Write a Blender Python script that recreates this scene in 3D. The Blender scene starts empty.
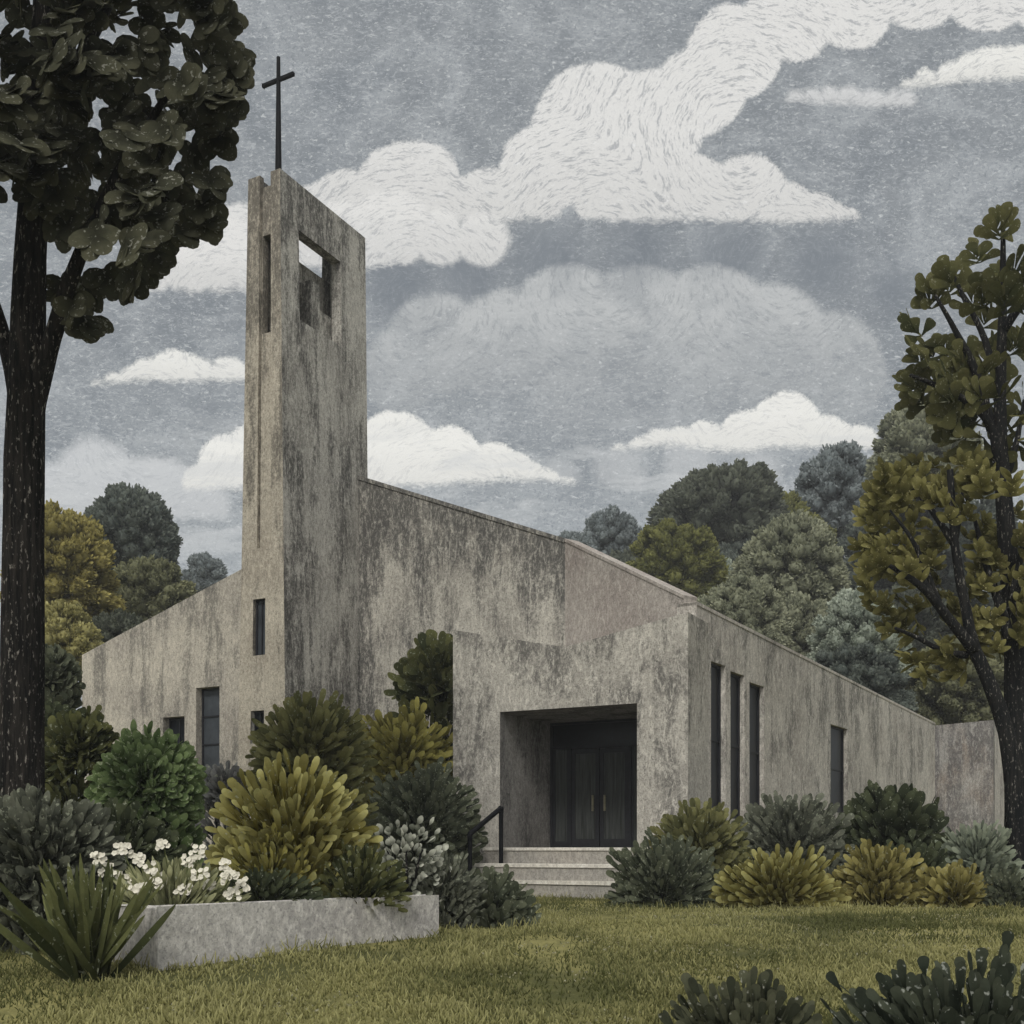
import bpy, bmesh, math, random
import numpy as np
from mathutils import Vector, Matrix, noise as mnoise
R = random.Random(7); NR = np.random.default_rng(7)
S = bpy.context.scene; COL = S.collection
F = 1126.0; EYE = 1.6; HOR = 848.0
rad = math.radians

# ------------------------------------------------------------ helpers
def at(px, py, Y):
    return Vector(((px-512)/F*Y, Y, EYE+(HOR-py)/F*Y))
def ground(x, y):
    t = min(max(y/13.0, 0), 1)
    return 0.7*(t*t*(3-2*t))
def tag(o, label=None, cat=None, group=None, kind=None):
    if label: o['label'] = label
    if cat: o['category'] = cat
    if group: o['group'] = group
    if kind: o['kind'] = kind
    return o
def empty(name, loc, label, cat, group=None):
    o = bpy.data.objects.new(name, None); COL.objects.link(o); o.location = loc
    o.empty_display_size = .3
    return tag(o, label, cat, group)
def link(name, me, mat=None, parent=None):
    o = bpy.data.objects.new(name, me); COL.objects.link(o)
    for m in (mat if isinstance(mat, (list, tuple)) else [mat] if mat else []):
        me.materials.append(m)
    if parent:
        o.parent = parent
        w = Vector(parent.location)
        p = parent.parent
        while p: w += p.location; p = p.parent
        o.location = -w          # meshes are written in world metres
    return o
class MB:
    """collects faces, optional uv and material index"""
    def __init__(s): s.v = []; s.f = []; s.uv = []; s.mi = []
    def quad(s, pts, uvs=None, mi=0):
        b = len(s.v); s.v += [tuple(p) for p in pts]; s.f.append(tuple(range(b, b+len(pts))))
        s.uv += uvs if uvs else [(0, 3)]*len(pts); s.mi.append(mi)
    def box(s, c, ax, ay, az, hx, hy, hz, mi=0):
        c = Vector(c); ax = Vector(ax).normalized()*hx; ay = Vector(ay).normalized()*hy; az = Vector(az).normalized()*hz
        P = lambda i, j, k: c+ax*i+ay*j+az*k
        for q in (((-1,-1,-1),(-1,1,-1),(1,1,-1),(1,-1,-1)), ((-1,-1,1),(1,-1,1),(1,1,1),(-1,1,1)),
                  ((-1,-1,-1),(1,-1,-1),(1,-1,1),(-1,-1,1)), ((-1,1,-1),(-1,1,1),(1,1,1),(1,1,-1)),
                  ((-1,-1,-1),(-1,-1,1),(-1,1,1),(-1,1,-1)), ((1,-1,-1),(1,1,-1),(1,1,1),(1,-1,1))):
            s.quad([P(*k) for k in q], mi=mi)
    def tube(s, pts, rs, n=9, rough=0.0, cap=True):
        pts = [Vector(p) for p in pts]; rings = []
        for i, p in enumerate(pts):
            d = (pts[min(i+1, len(pts)-1)]-pts[max(i-1, 0)]).normalized()
            a = d.cross(Vector((0.3, 1, 0.1))).normalized(); b = d.cross(a).normalized()
            base = len(s.v)
            for k in range(n):
                t = 2*math.pi*k/n; r = rs[i]*(1+rough*(R.random()-.5))
                s.v.append(tuple(p+a*math.cos(t)*r+b*math.sin(t)*r))
            rings.append(base)
        for i in range(len(rings)-1):
            for k in range(n):
                k2 = (k+1) % n
                s.f.append((rings[i]+k, rings[i]+k2, rings[i+1]+k2, rings[i+1]+k)); s.mi.append(0); s.uv += [(0, 3)]*4
        if cap:
            for r_ in (rings[0], rings[-1]):
                s.f.append(tuple(range(r_, r_+n))); s.mi.append(0); s.uv += [(0, 3)]*n
    def build(s, name, mat, parent=None, weld=False, smooth=False, bevel=0):
        me = bpy.data.meshes.new(name); me.from_pydata(s.v, [], s.f)
        ul = me.uv_layers.new(name='UVMap')
        ul.data.foreach_set('uv', np.array(s.uv, dtype=np.float32).ravel())
        me.polygons.foreach_set('material_index', s.mi)
        bm = bmesh.new(); bm.from_mesh(me)
        if weld: bmesh.ops.remove_doubles(bm, verts=bm.verts, dist=1e-4)
        bmesh.ops.recalc_face_normals(bm, faces=bm.faces)
        if bevel:
            bmesh.ops.remove_doubles(bm, verts=bm.verts, dist=1e-4)
            es = [e for e in bm.edges if len(e.link_faces) == 2 and e.calc_face_angle(0) > .5]
            bmesh.ops.bevel(bm, geom=es, offset=bevel, segments=2, affect='EDGES', profile=.5)
        bm.to_mesh(me); bm.free()
        if smooth: me.polygons.foreach_set('use_smooth', [True]*len(me.polygons))
        me.update()
        return link(name, me, mat, parent)
def bez(pts, n=14):
    """Catmull-Rom through points (vectors)"""
    pts = [Vector(p) for p in pts]; out = []
    P = [pts[0]*2-pts[1]]+pts+[pts[-1]*2-pts[-2]]
    m = max(2, n//(len(pts)-1))
    for i in range(1, len(P)-2):
        for k in range(m):
            t = k/m
            out.append(.5*((2*P[i])+(P[i+1]-P[i-1])*t+(2*P[i-1]-5*P[i]+4*P[i+1]-P[i+2])*t*t+(3*P[i]-P[i-1]-3*P[i+1]+P[i+2])*t**3))
    out.append(pts[-1]); return out

# ------------------------------------------------------------ node materials
class NT:
    def __init__(s, nt): s.nt = nt; nt.nodes.clear()
    def n(s, t, **kw):
        nd = s.nt.nodes.new(t)
        ins = kw.pop('ins', {})
        for k, v in kw.items(): setattr(nd, k, v)
        for k, v in ins.items(): s.set(nd.inputs[k], v)
        return nd
    def set(s, sock, v):
        if isinstance(v, bpy.types.NodeSocket): s.nt.links.new(v, sock)
        else: sock.default_value = v
    def m(s, op, a, b=0.0, c=0.0, clamp=False):
        nd = s.n('ShaderNodeMath', operation=op, use_clamp=clamp)
        s.set(nd.inputs[0], a); s.set(nd.inputs[1], b)
        if op in ('SMOOTH_MIN', 'MULTIPLY_ADD', 'SMOOTH_MAX'): s.set(nd.inputs[2], c)
        return nd.outputs[0]
    def mr(s, v, a, b, c=0.0, d=1.0, smooth=False):
        nd = s.n('ShaderNodeMapRange', clamp=True, interpolation_type='SMOOTHSTEP' if smooth else 'LINEAR')
        for i, x in enumerate((v, a, b, c, d)): s.set(nd.inputs[i], x)
        return nd.outputs[0]
    def noise(s, vec, scale, detail=3.0, rough=.55, dist=0.0):
        nd = s.n('ShaderNodeTexNoise')
        if vec is not None: s.set(nd.inputs['Vector'], vec)
        s.set(nd.inputs['Scale'], scale); s.set(nd.inputs['Detail'], detail); s.set(nd.inputs['Roughness'], rough); s.set(nd.inputs['Distortion'], dist)
        return nd.outputs['Fac']
    def mix(s, f, a, b, blend='MIX'):
        nd = s.n('ShaderNodeMix', data_type='RGBA', blend_type=blend)
        s.set(nd.inputs[0], f)
        for i, v in ((6, a), (7, b)):
            if not isinstance(v, bpy.types.NodeSocket) and len(v) == 3: v = (*v, 1)
            s.set(nd.inputs[i], v)
        return nd.outputs[2]
    def vmap(s, vec, scale):
        nd = s.n('ShaderNodeVectorMath', operation='MULTIPLY'); s.set(nd.inputs[0], vec); nd.inputs[1].default_value = scale
        return nd.outputs[0]
def newmat(name):
    m = bpy.data.materials.new(name); m.use_nodes = True
    return m, NT(m.node_tree)
def finish(t, color, rough=.85, bump=None, bstr=.3, bdist=.02, spec=.25, metal=0.0):
    out = t.n('ShaderNodeOutputMaterial'); b = t.n('ShaderNodeBsdfPrincipled')
    t.set(b.inputs['Base Color'], color if isinstance(color, bpy.types.NodeSocket) else (*color, 1))
    t.set(b.inputs['Roughness'], rough); t.set(b.inputs['Specular IOR Level'], spec); t.set(b.inputs['Metallic'], metal)
    if bump is not None:
        bp = t.n('ShaderNodeBump'); t.set(bp.inputs['Height'], bump); t.set(bp.inputs['Strength'], bstr); t.set(bp.inputs['Distance'], bdist)
        t.nt.links.new(bp.outputs[0], b.inputs['Normal'])
    t.nt.links.new(b.outputs[0], out.inputs[0])
def concrete(name, light, dark, stain=.8, thr=.5, fleck=.35, topstain=.35, warm=(.30, .25, .21), streak=1.0, seed=0.0, falllen=2.6, edge=0.0):
    m, t = newmat(name)
    pos0 = t.n('ShaderNodeNewGeometry').outputs['Position']
    ad = t.n('ShaderNodeVectorMath', operation='ADD'); t.set(ad.inputs[0], pos0); ad.inputs[1].default_value = (seed, seed*1.7, seed*.3)
    pos = ad.outputs[0]
    uv = t.n('ShaderNodeUVMap', uv_map='UVMap').outputs[0]
    uvs = t.n('ShaderNodeSeparateXYZ', ins={0: uv}); below = uvs.outputs[1]
    blotch = t.noise(pos, .55, 6, .62, .3)
    st1 = t.noise(t.vmap(pos, (1.7, 1.7, .16)), 1.0, 6, .65, .2)
    st2 = t.noise(t.vmap(pos, (5.5, 5.5, .45)), 1.0, 5, .7, .1)
    grain = t.noise(pos, 17, 5, .75)
    fall = t.mr(below, 0.0, falllen, 1.0, 0.0)
    a = t.m('ADD', t.m('MULTIPLY', st1, .6*streak), t.m('MULTIPLY', st2, .34*streak))
    a = t.m('ADD', a, t.m('MULTIPLY', blotch, .42+.45*(1-streak)))
    a = t.m('ADD', a, t.m('MULTIPLY', grain, .42))
    med = t.noise(t.vmap(pos, (2.3, 2.3, 2.3-1.75*streak)), 1.0, 6, .72, 1.2-.9*streak)
    a = t.m('ADD', a, t.m('MULTIPLY', t.m('SUBTRACT', med, .5), 1.25-.5*streak))
    a = t.m('ADD', a, t.m('MULTIPLY', fall, topstain*.35))
    if edge: a = t.m('ADD', a, t.m('MULTIPLY', t.mr(uvs.outputs[0], 0.0, 1.1, 1.0, 0.0), edge))   # grime run down the corner
    f = t.mr(a, thr+.33, thr+.54, 0, stain, True)
    c0 = t.mix(t.mr(t.noise(pos, .8, 4), .38, .66), light, warm)
    c = t.mix(f, c0, dark)
    # scratchy pale lime bloom and fine dark pitting
    fl = t.noise(t.vmap(pos, (7, 7, 4.5-2.4*streak)), 1.0, 6, .85, 1.3)
    c = t.mix(t.m('MULTIPLY', t.mr(fl, .52, .60), fleck), c, tuple(min(1, x*1.45+.03) for x in light))
    pit = t.noise(pos, 30, 3, .7)
    c = t.mix(t.mr(pit, .52, .64, 0, .55), c, tuple(x*.9 for x in dark))
    g2 = t.noise(t.vmap(pos, (15, 15, 9)), 1.0, 4, .8, .4)
    c = t.mix(t.mr(g2, .44, .62, 0, .42), c, t.mix(1.0, c, (.5, .5, .5), 'MULTIPLY'))
    c = t.mix(t.mr(g2, .48, .36, 0, .28), c, tuple(min(1, x*1.5) for x in light))
    finish(t, c, .92, t.m('ADD', t.m('MULTIPLY', grain, .6), t.m('MULTIPLY', fl, .6)), .55, .03, .15)
    return m
def leafmat(name, dark, mid, tip, tipamt=.6, fleck=.12, fleckc=(.34, .36, .27), tippow=2.0, K=2.05):
    dark, mid, tip = (tuple(x*K for x in q) for q in (dark, mid, tip))
    m, t = newmat(name)
    rnd = t.n('ShaderNodeAttribute', attribute_name='rnd').outputs['Fac']
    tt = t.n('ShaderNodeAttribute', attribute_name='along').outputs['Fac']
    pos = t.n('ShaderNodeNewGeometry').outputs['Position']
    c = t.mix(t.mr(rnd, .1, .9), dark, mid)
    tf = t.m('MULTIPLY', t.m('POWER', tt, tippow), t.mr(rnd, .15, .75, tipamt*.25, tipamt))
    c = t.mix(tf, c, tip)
    c = t.mix(t.mr(tt, .15, .6, .7, 0), c, tuple(x*.45 for x in dark))   # dark stalk end of each leaf, painted to darken the gaps between leaves
    n = t.noise(pos, 16, 5, .7)
    c = t.mix(t.mr(n, .35, .7, .0, .6), c, t.mix(1.0, c, (.50, .52, .5), 'MULTIPLY'))
    if fleck:
        n2 = t.noise(pos, 19, 2, .65)
        c = t.mix(t.mr(n2, .665-.2*fleck, .72-.2*fleck, 0, .75), c, fleckc)
    out = t.n('ShaderNodeOutputMaterial'); b = t.n('ShaderNodeBsdfDiffuse', ins={'Color': c}); tr = t.n('ShaderNodeBsdfTranslucent', ins={'Color': c})
    bp = t.n('ShaderNodeBump', ins={'Height': n, 'Strength': .25, 'Distance': .02}); t.nt.links.new(bp.outputs[0], b.inputs['Normal'])
    mx = t.n('ShaderNodeMixShader', ins={0: .3}); t.nt.links.new(b.outputs[0], mx.inputs[1]); t.nt.links.new(tr.outputs[0], mx.inputs[2])
    t.nt.links.new(mx.outputs[0], out.inputs[0])
    return m
def barkmat(name, dark, light):
    m, t = newmat(name)
    pos = t.n('ShaderNodeNewGeometry').outputs['Position']
    n = t.noise(t.vmap(pos, (16, 16, 1.6)), 1.0, 5, .7, .3)
    fl = t.noise(t.vmap(pos, (34, 34, 11)), 1.0, 3, .6, .2)
    c = t.mix(t.mr(n, .4, .68), dark, light)
    c = t.mix(t.mr(fl, .60, .68, 0, .8), c, (.28, .26, .23))
    finish(t, c, .95, n, .8, .05, .1)
    return m
def plain(name, c, rough=.6, spec=.3, metal=0.0, var=.35, sc=(8, 8, 8)):
    m, t = newmat(name)
    pos = t.n('ShaderNodeNewGeometry').outputs['Position']
    n = t.noise(t.vmap(pos, sc), 1.0, 4, .65)
    col = t.mix(t.mr(n, .3, .7), tuple(x*(1-var) for x in c), tuple(x*(1+var) for x in c))
    finish(t, col, rough, n, .15, .01, spec, metal)
    return m

C_nave = concrete('stained_concrete', (.50, .475, .42), (.085, .083, .08), .9, .525, .42, .55, warm=(.33, .31, .275), edge=.22)
C_tow = concrete('streaked_tower_concrete', (.50, .48, .435), (.08, .077, .073), .9, .50, .5, .25, warm=(.33, .315, .285), seed=3, edge=.07)
C_smooth = concrete('smooth_beige_concrete', (.52, .475, .395), (.12, .11, .095), .85, .57, .25, .75, warm=(.39, .35, .29), seed=9, falllen=10)
C_wing = concrete('wing_concrete', (.53, .49, .42), (.13, .125, .115), .78, .53, .25, .15, warm=(.37, .34, .30), seed=5)
C_port = concrete('portal_concrete', (.49, .465, .415), (.125, .12, .112), .88, .485, .6, .25, streak=.72, warm=(.36, .34, .305), seed=11)
C_recess_shade = concrete('shaded_recess_concrete', (.27, .26, .245), (.075, .073, .072), .85, .44, .4, .1, streak=.8, warm=(.2, .19, .18), seed=13)  # doorway reveals: shade of the recess put into a darker concrete colour
C_pink = concrete('pinkish_concrete', (.42, .385, .35), (.16, .145, .135), .75, .475, .55, .15, warm=(.32, .28, .255), streak=.4, seed=21)
C_right = concrete('pitted_concrete', (.56, .53, .48), (.15, .145, .135), .85, .488, .65, .25, warm=(.40, .37, .335), streak=.8, seed=15)
C_annex = concrete('grey_concrete', (.38, .365, .34), (.12, .115, .115), .85, .43, .5, .15, seed=27)
C_plant = concrete('planter_concrete', (.56, .54, .50), (.23, .225, .225), .8, .465, .5, .0, warm=(.42, .40, .385), streak=.3, seed=33)
C_step = concrete('step_concrete', (.42, .39, .345), (.2, .19, .175), .6, .5, .3, .0, streak=.25, warm=(.36, .345, .315), seed=37)
M_nose = concrete('worn_nosing', (.74, .70, .62), (.5, .47, .42), .4, .55, .3, .0, streak=.25, warm=(.66, .63, .57), seed=41)
M_black = plain('black_metal', (.006, .0065, .008), .7, .12)
M_frame = plain('dark_door_frame', (.014, .015, .019), .55, .4)
M_door = plain('dark_grey_door', (.042, .046, .044), .6, .3, var=.7, sc=(22, 22, 1.2))
M_brass = plain('dull_brass', (.20, .185, .125), .5, .4)
M_glass = plain('dark_glazing', (.010, .012, .016), .35, .2, var=.55, sc=(3, 3, 1.5))
M_glass2 = plain('grey_glazing', (.05, .057, .066), .35, .3, var=.4, sc=(3, 3, 2))
M_tran = plain('black_transom', (.010, .011, .014), .3, .4)
M_roof = plain('grey_roofing', (.16, .155, .15), .9, .1)
M_soil = plain('dark_soil', (.035, .03, .022), .95, .1, var=.5)
M_white = plain('white_petals', (.68, .65, .55), .8, .1, var=.12, sc=(30, 30, 30))
M_stem = plain('green_stems', (.12, .14, .06), .8, .1)
B_left = barkmat('black_brown_bark', (.006, .006, .006), (.034, .030, .026))
B_right = barkmat('dark_bark', (.008, .009, .010), (.024, .023, .021))

# ------------------------------------------------------------ camera, sun, world
cam = bpy.data.cameras.new('camera'); co = bpy.data.objects.new('camera', cam); COL.objects.link(co)
co.location = (0, 0, EYE); co.rotation_euler = (rad(90), 0, 0)
cam.sensor_width = 36; cam.lens = 36*F/1024; cam.shift_y = (HOR-512)/1024; cam.clip_end = 3000
S.camera = co
sun = bpy.data.lights.new('sun', 'SUN'); sun.energy = 1.5; sun.angle = rad(14); sun.color = (1, .965, .90)
so = bpy.data.objects.new('sun', sun); COL.objects.link(so)
sdir = Vector((-.16, -.73, .66)).normalized()
so.rotation_euler = sdir.to_track_quat('Z', 'Y').to_euler()
S.view_settings.view_transform = 'Standard'; S.view_settings.look = 'None'; S.view_settings.exposure = 0.13; S.view_settings.gamma = 1
W = bpy.data.worlds.new('World'); S.world = W; W.use_nodes = True
t = NT(W.node_tree)
sky = t.n('ShaderNodeTexSky', sky_type='NISHITA', sun_disc=False)
sky.sun_elevation = math.asin(sdir.z); sky.sun_rotation = math.atan2(sdir.x, sdir.y)
d = t.n('ShaderNodeTexCoord').outputs['Generated']
sx = t.n('ShaderNodeSeparateXYZ', ins={0: d})
yy = t.m('MAXIMUM', t.m('ABSOLUTE', sx.outputs[1]), .06)
PX = t.m('MULTIPLY', t.m('DIVIDE', sx.outputs[0], yy), 11.26)          # direction on a plane far ahead, 1 unit ~ 5 degrees
PZ = t.m('MULTIPLY', t.m('DIVIDE', sx.outputs[2], yy), 11.26)
P = t.n('ShaderNodeCombineXYZ', ins={0: PX, 1: PZ, 2: 0.0}).outputs[0]
def wob(scale, amp, det=3.0):
    nd = t.n('ShaderNodeTexNoise'); t.set(nd.inputs['Vector'], P); t.set(nd.inputs['Scale'], scale); t.set(nd.inputs['Detail'], det)
    a = t.n('ShaderNodeVectorMath', operation='SUBTRACT'); t.set(a.inputs[0], nd.outputs['Color']); a.inputs[1].default_value = (.5, .5, .5)
    return t.vmap(a.outputs[0], (amp, amp, 0))
def vadd(a, b):
    nd = t.n('ShaderNodeVectorMath', operation='ADD'); t.set(nd.inputs[0], a); t.set(nd.inputs[1], b); return nd.outputs[0]
PW = vadd(vadd(P, wob(1.1, .22)), wob(9.0, .055))
PWx = t.n('ShaderNodeSeparateXYZ', ins={0: PW})
def field(circles):
    f = None
    for (cx, cy, r) in circles:
        nd = t.n('ShaderNodeVectorMath', operation='DISTANCE'); t.set(nd.inputs[0], PW)
        nd.inputs[1].default_value = ((cx-512)/100, (HOR-cy)/100, 0)
        v = t.m('SUBTRACT', nd.outputs['Value'], r/100)
        f = v if f is None else t.m('SMOOTH_MIN', f, v, .06)
    return f
nzA = t.noise(P, 2.2, 5, .6); nzB = t.noise(t.vmap(P, (16, 30, 1)), 1.0, 4, .75, .6); nzC = t.noise(P, 28, 4, .8, .7)
nzD = t.noise(t.vmap(P, (9, 20, 1)), 1.0, 5, .8, 1.4)
# slate-grey cloud deck
c = t.mix(t.mr(nzA, .35, .65), (.232, .25, .263), (.292, .31, .32))
c = t.mix(t.mr(PZ, 1.5, 5.2, .85, 0), c, (.43, .455, .465))
c = t.mix(t.mr(t.noise(P, .8, 5, .65, 1.5), .48, .62, 0, .6), c, (.42, .44, .45))
c = t.mix(t.mr(t.noise(vadd(P, (7, 3, 0)), .7, 5, .65, 1.5), .5, .64, 0, .55), c, (.185, .205, .222))
c = t.mix(t.mr(nzD, .5, .66, 0, .6), c, (.55, .57, .58))
c = t.mix(t.mr(nzC, .52, .64, 0, .6), c, (.165, .183, .20))
c = t.mix(t.mr(nzB, .57, .67, 0, .75), c, (.64, .655, .65))
def cloud(c, circles, bottom, light, strokes, edge=.05, fade=.6, stroke=.55, op=1.0, freq=9, bsoft=.08, patchy=0.0):
    f = field(circles)
    bz = (HOR-bottom)/100
    flat = t.mr(t.m('ADD', PWx.outputs[1], t.m('MULTIPLY', t.m('SUBTRACT', nzD, .5), .25)), bz-.03, bz-.03+bsoft, 0, 1)
    m = t.m('MULTIPLY', t.mr(t.m('ADD', f, t.m('MULTIPLY', t.m('SUBTRACT', nzC, .5), .10)), edge*.6, -edge*.6, 0, op), flat)
    # brushed strokes that follow the billows: noise stretched along a broad swell
    if patchy: m = t.m('MULTIPLY', m, t.mr(t.noise(P, 1.3, 6, .7, .8), .36, .56, 1-patchy, 1))
    sw = t.m('ADD', t.m('MULTIPLY', f, .12), t.m('MULTIPLY', SWELL, .9))
    sv = t.n('ShaderNodeCombineXYZ', ins={0: t.m('MULTIPLY', sw, freq), 1: t.m('MULTIPLY', PX, 1.5), 2: t.m('MULTIPLY', PZ, 1.5)}).outputs[0]
    arc = t.noise(sv, 4.2, 4, .78, .12)
    inner = t.mix(t.mr(t.m('SUBTRACT', PWx.outputs[1], bz), 0.0, fade, .42, 0.0), light, tuple(x*.72 for x in light))
    inner = t.mix(t.mr(arc, .52, .62, 0, stroke), inner, strokes)
    inner = t.mix(t.mr(nzC, .55, .7, 0, stroke*.6), inner, strokes)
    inner = t.mix(t.mr(nzB, .58, .68, 0, .35), inner, tuple(min(.93, x*1.35) for x in light))
    return t.mix(m, c, inner)
SWELL = None
for (cx, cy) in [(600,275),(415,300),(230,330),(790,262),(930,170),(740,140),(150,420),(450,520),(590,520),(770,490),(640,470),(880,450),(60,560),(1010,140)]:
    nd = t.n('ShaderNodeVectorMath', operation='DISTANCE'); t.set(nd.inputs[0], PW); nd.inputs[1].default_value = ((cx-512)/100, (HOR-cy)/100, 0)
    SWELL = nd.outputs['Value'] if SWELL is None else t.m('SMOOTH_MIN', SWELL, nd.outputs['Value'], .25)
G1, G2 = (.78, .77, .74), (.36, .37, .38)
GW = (.86, .85, .80)
mid = ((.455, .465, .462), (.30, .315, .325))
c = cloud(c, [(400,292,34),(470,272,36),(550,262,36),(640,258,36),(730,258,38),(820,268,36),(890,290,24)], 335, (.185,.205,.225), (.30,.32,.335), .35, .5, .5, .8)
c = cloud(c, [(400,372,40),(440,345,52),(500,345,55),(570,330,62),(640,335,70),(715,325,62),(770,345,62),(830,370,58),(600,390,70),(720,400,70)], 442, (.52,.53,.525), (.30,.315,.325), .07, 1.3, .6, .95, 6, 1.3, .5)
c = cloud(c, [(95,478,40),(150,500,45),(60,500,40),(200,505,30)], 520, (.62,.63,.63), (.42,.44,.45), .1, .5, .5, .85)
c = cloud(c, [(620,470,26),(560,476,18),(690,462,24),(760,470,22),(840,470,20)], 486, (.56,.57,.57), (.4,.42,.43), .12, .3, .5, .6)
c = cloud(c, [(1060,-20,60),(985,-8,44),(920,-14,44),(850,5,44),(790,18,44),(735,52,46),(700,92,44),(655,120,52),(600,130,66),(545,170,44),(620,185,52),(690,200,46),(750,196,42),(790,208,28),(815,212,22),(835,215,14),(852,218,9),(490,200,34),(410,195,55),(345,208,36),(310,215,30),(380,240,50),(440,225,52),(530,215,30)], 221, G1, G2, .035, .9, .75, .95)
c = cloud(c, [(390,230,42),(340,245,42),(440,238,28),(485,240,26),(300,250,44),(240,238,34),(205,262,34),(160,280,22),(225,290,30),(320,262,34)], 268, G1, G2, .06, .5, .6, .9)
c = cloud(c, [(225,252,34),(190,270,28),(150,285,18),(110,288,14),(240,262,40)], 294, G1, G2, .05, .4, .5, .9)
c = cloud(c, [(1020,70,22),(985,70,18),(950,76,14),(925,80,13),(905,84,9),(968,74,17),(1000,70,20)], 84, GW, G2, .04, .2, .5, .95)
c = cloud(c, [(870,98,14),(850,98,13),(830,98,12),(812,100,12),(795,102,11),(890,97,12),(905,96,10)], 104, (.70,.70,.69), G2, .06, .2, .6, .9)
c = cloud(c, [(170,374,25),(135,380,14),(148,377,19),(115,383,10),(98,386,6),(185,376,22),(200,378,18),(230,376,18)], 385, GW, G2, .04, .3, .4, .95)
c = cloud(c, [(228,468,34),(196,482,18),(262,460,40)], 488, GW, (.5,.5,.49), .03, .4, .4, 1)
c = cloud(c, [(392,452,43),(445,464,38),(490,472,28),(512,476,22),(530,481,17),(548,484,13),(566,486,8)], 484, GW, (.5,.5,.49), .03, .4, .4, 1)
c = cloud(c, [(788,430,37),(750,440,30),(705,440,20),(682,444,18),(660,446,16),(640,449,12),(620,451,8),(830,440,26),(860,440,18)], 448, GW, (.5,.5,.49), .03, .35, .45, .97)
st_ = t.noise(t.vmap(PW, (.5, 3.2, 1)), 1.0, 5, .65, .4)
c = t.mix(t.m('MULTIPLY', t.mr(st_, .52, .62, 0, .5), t.m('MULTIPLY', t.mr(PZ, 4.4, 3.9), t.mr(PZ, 2.0, 3.0))), c, (.62, .63, .625))
c = t.mix(t.mr(PZ, -.4, .25, 1, 0), c, (.2, .21, .2))
# a bright thin overcast high overhead, above and behind the view
up = t.mr(t.m('MAXIMUM', sx.outputs[2], t.m('MULTIPLY', sx.outputs[1], -1.0)), .70, .95, 0, 1, True)
c = t.mix(up, c, (1.55, 1.53, 1.47))
vm = t.n('ShaderNodeVectorMath', operation='SCALE'); t.set(vm.inputs[0], c); vm.inputs['Scale'].default_value = 9.5
wc = t.mix(.95, sky.outputs[0], vm.outputs[0])
bg = t.n('ShaderNodeBackground', ins={'Color': wc, 'Strength': .1}); wo = t.n('ShaderNodeOutputWorld')
t.nt.links.new(bg.outputs[0], wo.inputs[0])

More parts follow.
